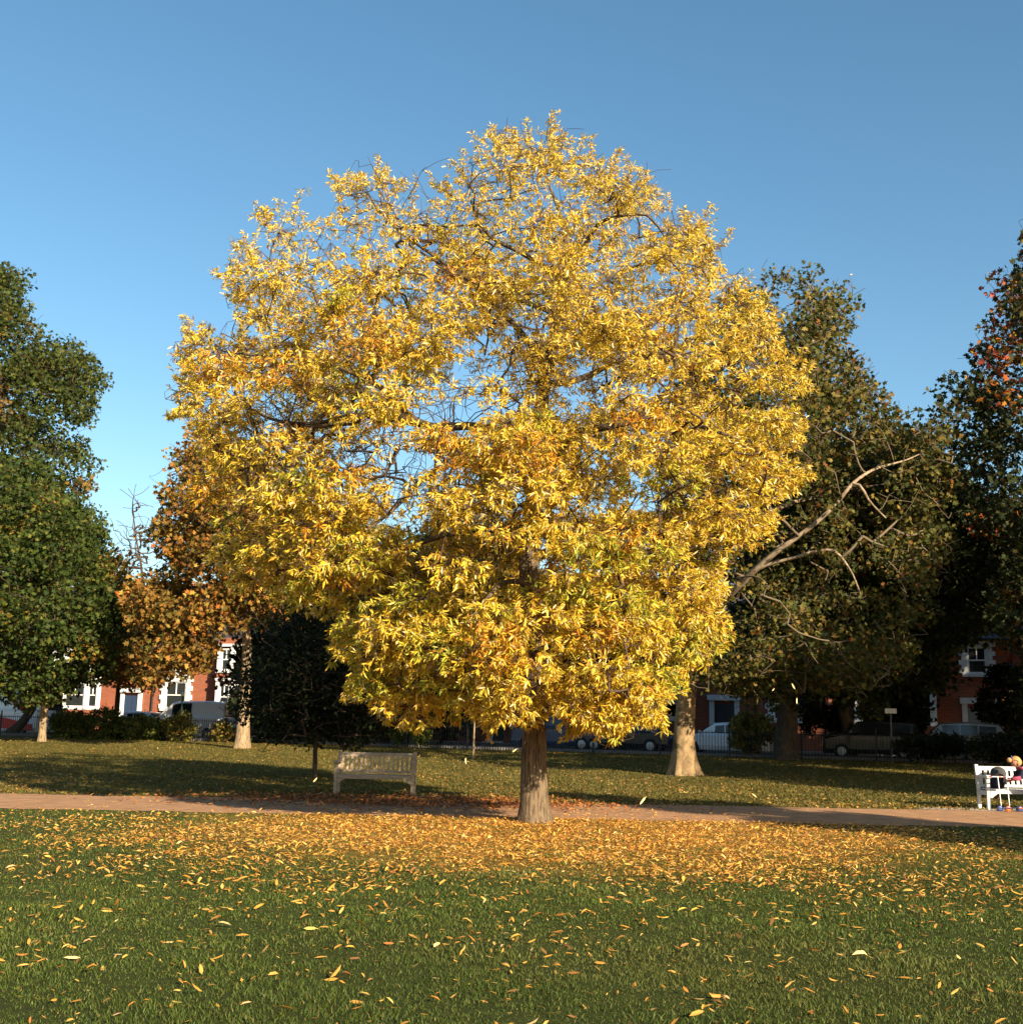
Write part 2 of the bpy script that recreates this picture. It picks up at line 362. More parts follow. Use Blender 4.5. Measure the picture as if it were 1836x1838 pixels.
class Skel:
    def __init__(s): s.p = []; s.par = []; s.chains = []; s.fix = {}
    def add(s, p, par): s.p.append(np.asarray(p, float)); s.par.append(par); return len(s.p) - 1
    def hand(s, start, pts, r0, r1, draw=False):
        """a measured limb: smooth through pts; start=node index or None"""
        pts = [np.asarray(q, float) for q in pts]
        if start is not None: pts = [s.p[start]] + pts
        dense = []
        for a in range(len(pts) - 1):
            p0 = pts[max(a - 1, 0)]; p1 = pts[a]; p2 = pts[a + 1]; p3 = pts[min(a + 2, len(pts) - 1)]
            m = max(2, int(np.linalg.norm(p2 - p1) / 0.25))
            for t in np.arange(m) / m:
                dense.append(0.5 * ((2 * p1) + (-p0 + p2) * t + (2 * p0 - 5 * p1 + 4 * p2 - p3) * t * t + (-p0 + 3 * p1 - 3 * p2 + p3) * t ** 3))
        dense.append(pts[-1]); idx = []
        prev = start if start is not None else -1
        for q, pnt in enumerate(dense):
            if q == 0 and start is not None: idx.append(start); continue
            k = s.add(pnt, prev); idx.append(k); prev = k
        rr = np.linspace(r0, r1, len(idx))
        if draw: s.chains.append(idx)
        for k, r in zip(idx, rr):
            if k not in s.fix: s.fix[k] = r
        return idx, np.array([s.p[k] for k in idx]), rr
    def grow(s, target, rg, cand=None, bend=0.25, seg=0.35, up=0.0, base=None):
        A = np.array(s.p) if cand is None else np.array([s.p[c] for c in cand])
        target = np.asarray(target, float)
        d = A - target
        cost = np.hypot(np.hypot(d[:, 0], d[:, 1]), d[:, 2] * (1.0))
        cost = cost + np.maximum(0, d[:, 2]) * 0.9      # prefer to start from below
        k = int(np.argmin(cost)); k = k if cand is None else cand[k]
        a = s.p[k]; L = np.linalg.norm(target - a)
        m = max(1, int(round(L / seg)))
        off = rg.normal(size=3) * bend * L * 0.35; off[2] += up * L
        prev = k; ch = [k]
        for j in range(1, m + 1):
            t = j / m
            q = a + (target - a) * t + off * (4 * t * (1 - t)) * 0.5 + (rg.normal(size=3) * 0.04 * L / m if j < m else 0)
            prev = s.add(q, prev); ch.append(prev)
        s.chains.append(ch); return ch
    def radii(s, tip=0.006, pw=2.3, cap=0.3):
        n = len(s.p); acc = np.zeros(n); has = np.zeros(n, bool)
        r = np.zeros(n)
        for k in range(n - 1, -1, -1):
            r[k] = acc[k] ** (1 / pw) if has[k] else tip
            if k in s.fix: r[k] = s.fix[k]
            r[k] = min(r[k], cap)
            if s.par[k] >= 0: acc[s.par[k]] += min(r[k], 9) ** pw if k not in s.fix else 0; has[s.par[k]] = True
        return r
    def mesh(s, name, r, min_r=0.0, kmax=8):
        V = []; Q = []; off = 0
        for ch in s.chains:
            pts = np.array([s.p[c] for c in ch]); rad = r[ch].copy()
            rad[0] = min(rad[0], rad[1] * 1.25)
            if len(pts) < 2: continue
            t = np.gradient(pts, axis=0); t = unit(t)
            ref = np.array([0.31, 0.2, 0.93]); ref = ref if abs(t[0] @ ref) < 0.9 else np.array([1.0, 0, 0])
            a = unit(np.cross(t, ref)); b = np.cross(t, a)
            k = 3 if rad.max() < 0.012 else (5 if rad.max() < 0.04 else kmax)
            an = np.arange(k) * 2 * np.pi / k
            ring = pts[:, None] + rad[:, None, None] * (np.cos(an)[None, :, None] * a[:, None] + np.sin(an)[None, :, None] * b[:, None])
            V.append(ring.reshape(-1, 3)); m = len(pts)
            i = np.arange(m - 1)[:, None] * k + np.arange(k)[None]; j = np.arange(m - 1)[:, None] * k + (np.arange(k)[None] + 1) % k
            Q.append((np.stack([i, j, j + k, i + k], -1) + off).reshape(-1, 4)); off += m * k
        return np_mesh(name, np.concatenate(V), quads=np.concatenate(Q), smooth=True)

def limb_mesh(name, pts, rad, k=14, rough=0.05, rg=rng, flare=None, elong=0.0):
    """a trunk or thick limb with uneven girth; flare=[(angle, size, height)] root buttresses"""
    t = unit(np.gradient(pts, axis=0)); ref = np.array([0.0, 1.0, 0.0]) if abs(t[0][1]) < 0.8 else np.array([1.0, 0, 0])
    a = unit(np.cross(ref, t)); b = np.cross(t, a)
    an = np.arange(k) * 2 * np.pi / k
    m = len(pts); s = np.arange(m) * np.linalg.norm(pts[1] - pts[0])
    wob = np.ones((m, k))
    for q in range(7):
        f1 = rg.integers(1, 5); f2 = rg.uniform(0.5, 3.5); ph = rg.uniform(0, 6.28)
        wob += rough * 0.5 * np.sin(f1 * an[None] + f2 * s[:, None] + ph)
    rr = rad[:, None] * wob
    if flare:
        h = pts[:, 2] - pts[0, 2]
        for (fa, fs, fh) in flare:
            dlt = np.angle(np.exp(1j * (an - fa)))
            rr = rr + fs * np.exp(-(dlt / 0.27) ** 2)[None] * np.exp(-(h / fh) ** 1.3)[:, None]
    ring = pts[:, None] + rr[..., None] * (np.cos(an)[None, :, None] * a[:, None] + np.sin(an)[None, :, None] * b[:, None])
    i = np.arange(m - 1)[:, None] * k + np.arange(k)[None]; j = np.arange(m - 1)[:, None] * k + (np.arange(k)[None] + 1) % k
    q = np.stack([i, j, j + k, i + k], -1).reshape(-1, 4)
    return np_mesh(name, ring.reshape(-1, 3), quads=q, polys=(np.array([np.arange(k) + (m - 1) * k]), k), smooth=True)

def resample(pts, rad, step):
    pts = np.asarray(pts, float); d = np.concatenate([[0], np.cumsum(np.linalg.norm(np.diff(pts, axis=0), axis=1))])
    n = max(3, int(d[-1] / step)); u = np.linspace(0, d[-1], n)
    return np.stack([np.interp(u, d, pts[:, c]) for c in range(3)], 1), np.interp(u, d, rad)

def to_plane(p, Y0):
    f = Y0 / p[:, 1]
    return np.stack([p[:, 0] * f, CAMZ + (p[:, 2] - CAMZ) * f], 1)

def clump_centres(rg, poly, Y0, T, D, n, rmin, wfun=None, shell=0.6, ybias=0.0, proj=True):
    """centres of leaf clumps filling the volume whose outline is poly (X,Z) at Y0, mostly near its skin"""
    poly = np.asarray(poly); lo, hi = poly.min(0), poly.max(0); out = []
    tries = 0
    while len(out) < n and tries < 60:
        tries += 1
        q = rg.uniform(lo, hi, (n * 3, 2)); q = q[inside(poly, q)]
        d = edge_dist(poly, q); keep = d > rmin * 0.45; q = q[keep]; d = d[keep]
        h = np.sqrt(np.clip(1 - (1 - np.clip(d / D, 0, 1)) ** 2, 0, 1)) * T
        u = rg.uniform(-1, 1, len(q)); s = rg.uniform(0, 1, len(q)) < shell
        u = np.where(s, np.sign(u + ybias) * (1 - 0.28 * rg.uniform(0, 1, len(q))), u)
        f = (Y0 + u * h) / Y0 if proj else 1.0; p = np.stack([q[:, 0] * f, Y0 + u * h, CAMZ + (q[:, 1] - CAMZ) * f], 1)
        if wfun is not None: p = p[rg.uniform(0, 1, len(p)) < wfun(p)]
        for c in p:
            if len(out) >= n: break
            if not out or np.min(np.linalg.norm(np.array(out) - c, axis=1)) > rmin * (1.0 if tries < 20 else 0.8): out.append(c)
    return np.array(out)

# ------------------------------------------------------------------ the yellow ash
TY = 19.9
def plane_pts(pts, Y): return [(P(x, y, Y).x, P(x, y, Y).z) for x, y in pts]

ASH = [(940,228),(985,232),(1040,250),(1080,285),(1120,300),(1165,318),(1215,362),(1268,410),(1290,470),(1345,505),(1385,560),(1400,600),(1418,650),(1452,695),(1428,740),(1438,790),(1398,820),(1442,855),(1395,890),(1388,950),(1330,975),(1308,1010),(1300,1060),(1268,1090),(1300,1130),(1278,1180),(1235,1195),(1200,1150),(1212,1230),(1188,1285),(1130,1305),(1060,1312),(1012,1285),(985,1250),(955,1305),(870,1298),(800,1268),(735,1298),(685,1268),(622,1238),(640,1200),(590,1165),(615,1105),(580,1085),(535,1100),(490,1080),(475,1050),(402,1060),(375,1010),(372,940),(352,890),(385,830),(352,780),(322,740),(312,700),(325,650),(312,602),(365,578),(415,600),(442,590),(402,520),(404,485),(440,462),(475,445),(465,378),(510,368),(585,398),(598,318),(640,322),(690,300),(728,335),(748,380),(760,425),(778,400),(785,350),(800,325),(840,275),(885,240)]
def build_ash():
    rg = np.random.default_rng(21)
    base = P(960, 1466, TY); base.z = float(gz(base.x, TY))
    root = empty('ash_tree', base, 'large golden yellow tree in full leaf standing alone in front of the path', 'tree')
    poly = plane_pts(ASH, TY)
    def Q(px, py, dy=0.0): p = P(px, py, TY + dy); return (p.x, TY + dy, p.z)
    sk = Skel()
    b = (base.x, TY, base.z - 0.12)
    tr, tp, trr = sk.hand(None, [b, Q(958,1400), Q(959,1300), Q(962,1180), Q(952,1080), Q(950,980), Q(962,880,.05), Q(968,780,.1), Q(975,690,.1), Q(990,620,0), Q(1010,540,-.1), Q(1020,470,-.1), Q(1010,400), Q(985,330), Q(965,280)], 0.20, 0.02)
    # girth measured up the stem
    d = np.linspace(0, 1, len(tr)); trr = np.interp(d, [0, .05, .15, .4, .6, .75, .9, 1], [.275, .225, .19, .165, .13, .09, .035, .012])
    for k, r in zip(tr, trr): sk.fix[k] = r
    p_, r_ = resample(tp, trr, 0.12)
    link_mesh('trunk', limb_mesh('trunk', p_, r_, 28, 0.03, rg, flare=[(0.1, .11, .28), (0.9, .05, .2), (1.7, .08, .22), (2.6, .05, .2), (3.3, .10, .26), (4.3, .07, .22), (5.2, .09, .24)]), MT['ash_bark'], root, True)
    def node(px, py): 
        q = np.array(Q(px, py)); return tr[int(np.argmin([np.linalg.norm((sk.p[k] - q)[[0, 2]]) for k in tr]))]
    limbs = []
    def L(st, pts, r0, r1):
        idx, pp, rr = sk.hand(st, [Q(*p) for p in pts], r0, r1); limbs.append((pp, rr)); return idx
    a = L(node(968,800), [(900,775,-.2),(840,764,-.5),(790,768,-.8),(745,755,-1.0),(715,725,-1.1),(690,700,-1.1),(640,668,-1.2),(612,630,-1.3),(580,570,-1.3),(555,500,-1.2)], .085, .02)
    L(a[len(a)*38//100], [(700,738,-1.4),(650,728,-1.6),(610,730,-1.8),(575,748,-2.0),(545,790,-2.2),(520,850,-2.3)], .07, .02)
    L(a[len(a)*30//100], [(680,748,-.4),(620,748,.1),(560,760,.5),(480,750,.9),(400,700,1.1)], .06, .015)
    L(a[len(a)*6//10], [(560,640,-1.3),(480,640,-1.2),(400,630,-1.0)], .04, .012)
    L(node(960,870), [(900,850,-.5),(850,835,-1.0),(800,835,-1.5),(760,860,-1.9),(700,920,-2.2),(620,980,-2.4)], .07, .015)
    L(node(950,980), [(890,960,.4),(800,960,.9),(700,1000,1.3),(600,1040,1.4)], .06, .015)
    L(node(950,1040), [(905,1045,-1.0),(870,1080,-1.8),(830,1130,-2.4),(780,1190,-2.7)], .055, .012)
    L(node(955,1080), [(1010,1060,-.8),(1060,1070,-1.6),(1110,1120,-2.4),(1130,1200,-2.7)], .055, .012)
    L(node(958,1130), [(930,1120,-.9),(920,1140,-1.8),(900,1200,-2.6)], .045, .012)
    L(node(958,1130), [(990,1120,.8),(1060,1130,1.6),(1150,1190,2.2)], .045, .012)
    L(node(960,1000), [(1040,960,-.2),(1130,950,-.4),(1210,1000,-.7),(1250,1070,-.8)], .06, .015)
    b_ = L(node(968,790), [(1040,775,-.4),(1100,765,-.7),(1170,750,-1.0),(1240,760,-1.2),(1330,790,-1.3)], .09, .02)
    L(b_[len(b_)//2], [(1200,700,-1.1),(1212,640,-1.2),(1215,570,-1.2),(1230,500,-1.0)], .05, .014)
    L(node(972,700), [(1040,680,.6),(1130,640,1.1),(1240,620,1.4),(1340,640,1.4)], .07, .018)
    L(node(985,640), [(930,590,.6),(860,520,1.0),(780,460,1.1),(700,400,1.0),(680,340,.8)], .065, .014)
    L(node(1000,580), [(940,540,-.8),(880,520,-1.4),(800,480,-1.6),(720,430,-1.6)], .05, .014)
    L(node(1018,520), [(980,480,-.5),(930,450,-.8),(880,425,-1.0),(850,380,-1.0),(840,330,-.8)], .055, .012)
    L(node(1015,500), [(1050,440,-.5),(1075,400,-.8),(1110,388,-1.0),(1160,385,-1.1),(1190,420,-1.2)], .05, .012)
    L(node(1010,560), [(1060,520,.5),(1130,480,.9),(1210,470,1.0),(1260,480,1.0)], .05, .012)
    L(node(950,940), [(920,935,-.6),(895,950,-.9),(885,975,-1.0),(890,1010,-1.1)], .03, .01)
    for pp, rr in limbs:
        p_, r_ = resample(pp, rr, 0.14)
        link_mesh('limb', limb_mesh('limb', p_, r_, 10, 0.07, rg), MT['dark_bark'] if pp[-1][2] > 6 else MT['ash_bark'], root, True)
    holes = [(800,725,100,44,.2),(705,800,46,44,.2),(640,790,70,40,.4),(725,880,45,52,.2),(880,690,70,70,.3),(640,700,60,50,.35),(520,735,60,40,.3),(1060,690,40,50,.5),(960,560,50,50,.45),(1000,680,40,60,.6),(430,900,30,60,.3),(620,430,50,60,.5),(760,400,14,70,.15),(560,440,40,50,.6),(680,590,60,30,.5),(860,620,80,30,.5),(960,1190,16,90,.2),(790,1010,60,60,.7),(500,930,22,40,.4),(1210,890,60,40,.45),(1060,880,40,60,.5),(1160,1150,60,30,.8),(900,950,50,50,.3),(1280,700,60,30,.6)]
    H = [(P(x, y, TY).x, P(x, y, TY).z, a * TY / F, c * TY / F, s) for x, y, a, c, s in holes]
    def wf(p):
        w_ = np.ones(len(p)); p = to_plane(p, TY)
        for (hx, hz, ra, rb, s) in H:
            d2 = ((p[:, 0] - hx) / ra) ** 2 + ((p[:, 1] - hz) / rb) ** 2
            w_ = np.minimum(w_, s + (1 - s) * np.clip((d2 - 0.7) / 0.6, 0, 1))
        return w_
    hollows = [(500,715,100,55),(400,700,60,35),(760,1030,95,80),(690,1110,60,60),(900,610,110,34),(1060,690,75,75),(960,560,75,45),(1110,900,60,60),(1225,890,60,60),(955,1010,45,110),(1060,890,50,45),(1160,1160,60,30),(880,425,60,36),(1300,700,60,36),(960,455,50,40),(560,470,60,40),(700,520,70,30),(1180,560,50,60),(450,850,70,30),(980,1200,30,80),(620,620,80,30),(800,560,80,28),(1130,440,70,26),(1330,860,60,30),(760,1180,40,40),(1250,1010,40,40),(590,1075,60,24),(850,760,60,40),(1140,780,90,26)]
    HW = [(P(x, y, TY).x, P(x, y, TY).z, a * TY / F, c * TY / F) for x, y, a, c in hollows]
    def wfh(p):
        w_ = wf(p); q = to_plane(p, TY)
        for (hx, hz, ra, rb) in HW:
            d2 = ((q[:, 0] - hx) / ra) ** 2 + ((q[:, 1] - hz) / rb) ** 2
            w_ = np.where((d2 < 1) & (p[:, 1] < TY - .2), np.minimum(w_, .10), w_)
        return w_
    C = clump_centres(rg, poly, TY, 3.8, 3.0, 620, 0.41, wfh, 0.62, -0.25)
    low = [(650,1180,-1.8),(690,1230,-1.6),(640,1230,-1.2),(730,1270,-1.5),(770,1220,-2.2),(800,1160,-2.6),(830,1240,-2.4),(870,1270,-2.2),(850,1200,-2.8),(900,1160,-3),(910,1230,-2.8),(925,1280,-1.9),(880,1110,-2.9),(950,1285,-1.2),(985,1240,-1.6),(1000,1200,-2.4),(1010,1150,-2.7),(1040,1230,-2.5),(1050,1280,-2.2),(1090,1200,-2.7),(1100,1285,-2.1),(1140,1240,-2.3),(1170,1270,-1.6),(1180,1210,-1.6),(1080,1130,-2.9),(1150,1150,-2.5),(1030,1100,-2.6),(1120,1090,-2.7),(1240,1150,-.9),(1270,1110,-.6),(1180,1100,-2),(720,1170,-2.1),(750,1120,-2.3),(930,1190,-2.9),(860,1150,-2.6),(975,1275,-.9),
           (560,860,-3.0),(610,850,-3.0),(530,900,-2.8),(600,900,-3.1),(650,900,-2.8),(560,950,-3),(620,960,-3),(520,970,-2.7),(580,1010,-2.7),(540,1040,-2.4),(490,1000,-2.2),(640,1010,-2.5),(430,1000,-1.6),(450,1040,-1.5),(410,930,-1.6),(860,850,-2.6),(900,880,-2.7),(920,840,-2.4),(870,900,-2.7),(840,820,-2.4),(1010,860,-2.5),(1050,900,-2.6),(1040,940,-2.6),(1000,810,-2.5),(940,760,-2.2),(970,720,-2.2)]
    back = [(rg.uniform(610, 930), rg.uniform(930, 1190), rg.uniform(.3, 2.6)) for _ in range(46)] + [(rg.uniform(430, 640), rg.uniform(640, 800), rg.uniform(.6, 2.4)) for _ in range(18)] + [(rg.uniform(980, 1280), rg.uniform(620, 1150), rg.uniform(.6, 2.8)) for _ in range(42)] + [(rg.uniform(720, 1150), rg.uniform(420, 640), rg.uniform(.4, 2.2)) for _ in range(24)]
    back += [(972,700,-.5),(985,650,-.6),(955,640,-.9),(975,590,-.7),(1000,560,-.6),(965,530,-1.0),(1020,520,-.7),(1010,610,-.9),(955,880,-1.3),(945,960,-1.0),(975,930,-1.1),(940,840,-1.4),(985,850,-1.2),(950,1060,-1.4),(965,1120,-1.8),(640,760,-2.3),(590,700,-2.2),(900,700,-1.2),(905,800,-1.4),(545,640,-2.2),(600,560,-2.4),(640,610,-2.2)]
    back = [t for t in back if not (((t[0] - 770) / 120) ** 2 + ((t[1] - 740) / 60) ** 2 < 1)]
    C = np.concatenate([C, [Q(*t) for t in low], [Q(*t) for t in back]])
    d0 = np.min(np.linalg.norm(C[:, None] - np.array(sk.p)[None, ::2], axis=2), axis=1)
    C = C[np.argsort(d0)]
    ctr = np.array([base.x, TY, 5.2])
    allp = []; alld = []; hue = []; T0 = []; T1 = []
    for c in C:
        ch = sk.grow(c, rg, bend=0.35, up=0.08)
        own = ch[len(ch) // 2:]
        out = c - ctr; out /= np.linalg.norm(out)
        R_ = rg.choice([.28, .38, .5, .62], p=[.2, .35, .3, .15])
        for q in range(rg.integers(4, 7)):
            tgt = c + unit(rg.normal(size=(1, 3)))[0] * R_ * 0.7 + out * 0.15
            own += sk.grow(tgt, rg, cand=own, bend=0.3, seg=0.2)[1:]
        m = int(rg.uniform(46, 70) * (R_ / 0.5) ** 2 * np.clip(1.2 - (c[2] - 4.5) / 11, .6, 1.05))
        q = unit(rg.normal(size=(m, 3))) * (rg.uniform(0, 1, (m, 1)) ** 0.42) * np.array([R_ * 1.08, R_ * 1.08, R_ * 0.58])
        pts = c + q
        # spindly shoots on the upper skin
        A = np.array([sk.p[k] for k in own])
        nn = np.argmin(np.linalg.norm(pts[:, None] - A[None], axis=2), axis=1)
        dirs = unit(pts - A[nn]) + 0.5 * out + np.array([0, 0, -0.12]) + rg.normal(0, .25, (m, 3))
        pj = to_plane(pts, TY); ok = inside(poly, pj) | (edge_dist(poly, pj) < rg.choice([0.0, .04, .1, .2]))
        ok &= rg.uniform(0, 1, m) < wf(pts) ** 0.5
        allp.append(pts[ok]); alld.append(unit(dirs)[ok]); T0.append(A[nn][ok]); T1.append(pts[ok])
        greenish = 0.24 if c[2] < 4.2 else 0.05
        h = rg.uniform()
        hue.append(np.full(ok.sum(), 2 if h < greenish else (1 if h > 0.93 else 0)))
    # fine leafless twigs all through the inside of the crown
    for c in clump_centres(rg, poly, TY, 3.0, 3.0, 230, 0.5, None, 0.0):
        if edge_dist(poly, to_plane(c[None], TY))[0] < .75: continue
        ch = sk.grow(c, rg, bend=.3, seg=.3, up=.05)
        for z in range(4): sk.grow(np.array(sk.p[ch[-1]]) + rg.normal(0, .4, 3), rg, cand=ch[len(ch) // 2:], bend=.5, seg=.2)
    # leafless twigs inside the open parts of the crown
    for (hx, hz, ra, rb, s_) in H:
        if s_ > .45: continue
        for q in range(int(9 + 14 * ra)):
            yy = TY + rg.uniform(-2.6, 2.6); ch = sk.grow(((hx + rg.normal() * ra * .7) * yy / TY, yy, CAMZ + (hz + rg.normal() * rb * .7 - CAMZ) * yy / TY), rg, bend=.45, seg=.25, up=.05)
            for z in range(3): sk.grow(np.array(sk.p[ch[-1]]) + rg.normal(0, .28, 3), rg, cand=ch[len(ch) // 2:], bend=.5, seg=.15)
    # ragged shoots all round the outline
    pa = np.array(poly)
    for q in range(200):
        k_ = rg.integers(len(pa)); e0, e1 = pa[k_], pa[(k_ + 1) % len(pa)]; t_ = rg.uniform(); m_ = e0 + (e1 - e0) * t_
        nrm = np.array([e0[1] - e1[1], e1[0] - e0[0]]); nrm = nrm / (np.linalg.norm(nrm) + 1e-6)
        if inside(poly, (m_ + nrm * .15)[None])[0]: nrm = -nrm
        ln_ = rg.choice([-.1, .0, .1, .25], p=[.35, .3, .25, .10]) * (0.6 if m_[1] < 3 else 1)
        Y1 = TY + rg.uniform(-1.6, 1.6); f_ = Y1 / TY
        def lift(v2): return np.array([v2[0] * f_, Y1, CAMZ + (v2[1] - CAMZ) * f_])
        ch = sk.grow(lift(m_ - nrm * .3), rg, bend=.2)
        d3 = np.array([nrm[0], rg.normal() * .3, nrm[1] + .35 * (1 if m_[1] > 3 else -1)])
        ch2 = sk.grow(np.array(sk.p[ch[-1]]) + d3 * (ln_ + .27), rg, cand=[ch[-1]], bend=.2, seg=.1)
        for kk in ch2[1:]:
            m = rg.integers(1, 4); pts = sk.p[kk] + rg.normal(0, .045, (m, 3)); allp.append(pts); alld.append(unit(d3 + rg.normal(0, .7, (m, 3)))); T0.append(np.repeat(sk.p[kk][None], m, 0)); T1.append(pts); hue.append(np.full(m, 2 if m_[1] < 3.5 and rg.uniform() < .3 else 0))
    # bare-ish leader shoots that stand out of the skin
    for (x, y, x2, y2) in [(905,300,885,228),(960,290,946,222),(1000,300,992,232),(1090,345,1112,268),(1150,360,1160,305),(620,380,596,312),(690,360,678,285),(735,390,745,322),(480,420,463,372),(460,480,432,432),(1275,480,1262,400),(370,620,330,590),(350,740,302,748),(830,340,832,268),(1380,600,1390,552),(1400,880,1444,852),(1400,720,1452,694),(640,380,640,315),(1060,300,1062,245),(350,660,312,628),(440,640,430,582),(1240,430,1228,372)]:
        A_, B_ = np.array(Q(x, y, rg.uniform(-1, 1))), np.array(Q(x2, y2, rg.uniform(-1, 1)))
        ch = sk.grow(A_, rg, bend=.06); k0 = ch[-1]
        ch2 = sk.grow(B_, rg, cand=[k0], bend=0.15, seg=.12)
        for kk in ch2[1:]:
            m = 2; pts = sk.p[kk] + rg.normal(0, 0.035, (m, 3)); allp.append(pts); alld.append(unit(B_ - A_ + rg.normal(0, .6, (m, 3)))); T0.append(np.repeat(sk.p[kk][None], m, 0)); T1.append(pts); hue.append(np.zeros(m))
    r = sk.radii(tip=0.0045, pw=2.35, cap=0.09)
    link_mesh('branches', sk.mesh('branches', r), MT['twig'], root, True)
    Pn = np.concatenate(allp); Dn = np.concatenate(alld); Hn = np.concatenate(hue); A0 = np.concatenate(T0); A1 = np.concatenate(T1)
    # twigs to each spray of leaves
    t = unit(A1 - A0); U, V, W = frames(t, rg); n = len(A0); an = np.arange(3) * 2.094
    off = 0.0035 * (np.cos(an)[None, :, None] * V[:, None] + np.sin(an)[None, :, None] * W[:, None])
    vv = np.concatenate([A0[:, None] + off, A1[:, None] + off * 0.5], 1)
    ii = np.arange(n)[:, None] * 6
    q = np.concatenate([ii + np.array([[0, 1, 4, 3]]), ii + np.array([[1, 2, 5, 4]]), ii + np.array([[2, 0, 3, 5]])])
    link_mesh('twigs', np_mesh('twigs', vv.reshape(-1, 3), quads=q), MT['twig'], root, True)
    # leaflets: a spray of nine around each shoot tip
    K = 9
    n = len(Pn); ax, v_, w_ = frames(Dn, rg)
    th = rg.uniform(0, 6.28, (n, 1)) + np.arange(K)[None] * 2.4 + rg.normal(0, .3, (n, K))
    spread = rg.uniform(0.35, 1.35, (n, K))
    d = np.cos(spread)[..., None] * ax[:, None] + np.sin(spread)[..., None] * (np.cos(th)[..., None] * v_[:, None] + np.sin(th)[..., None] * w_[:, None])
    d[..., 2] -= 0.42; d = unit(d.reshape(-1, 3))
    pos = (Pn[:, None] + ax[:, None] * rg.uniform(-0.07, 0.05, (n, K))[..., None]).reshape(-1, 3)
    U, V, W = frames(d, rg)
    size = rg.uniform(0.062, 0.122, n * K) * np.clip(1.28 - (pos[:, 2] - 2) * .05, .86, 1.25)
    cols = palette(rg, n * K, [(0.76, 0.54, 0.045), (0.72, 0.43, 0.035), (0.80, 0.63, 0.14), (0.52, 0.23, 0.03), (0.60, 0.52, 0.05), (0.82, 0.69, 0.36)], [.46, .16, .15, .06, .10, .07], 0.10)
    hh = np.repeat(Hn, K)
    gsel = (hh == 2) & (rg.uniform(0, 1, n * K) < .6); cols[gsel] = palette(rg, gsel.sum(), [(0.42, 0.43, 0.045), (0.56, 0.50, 0.05), (0.22, 0.28, 0.04)], [.45, .4, .15], .12)
    osel = (hh == 1) & (rg.uniform(0, 1, n * K) < .55); cols[osel] = palette(rg, osel.sum(), [(0.72, 0.34, 0.03), (0.50, 0.20, 0.03)], [.75, .25], .12)
    leaf_cloud('crown', pos, U, V, W, size, LANCE, cols, MT['ash_leaf'], root, .92)
    print('ash sprays', n)
    return root
build_ash()

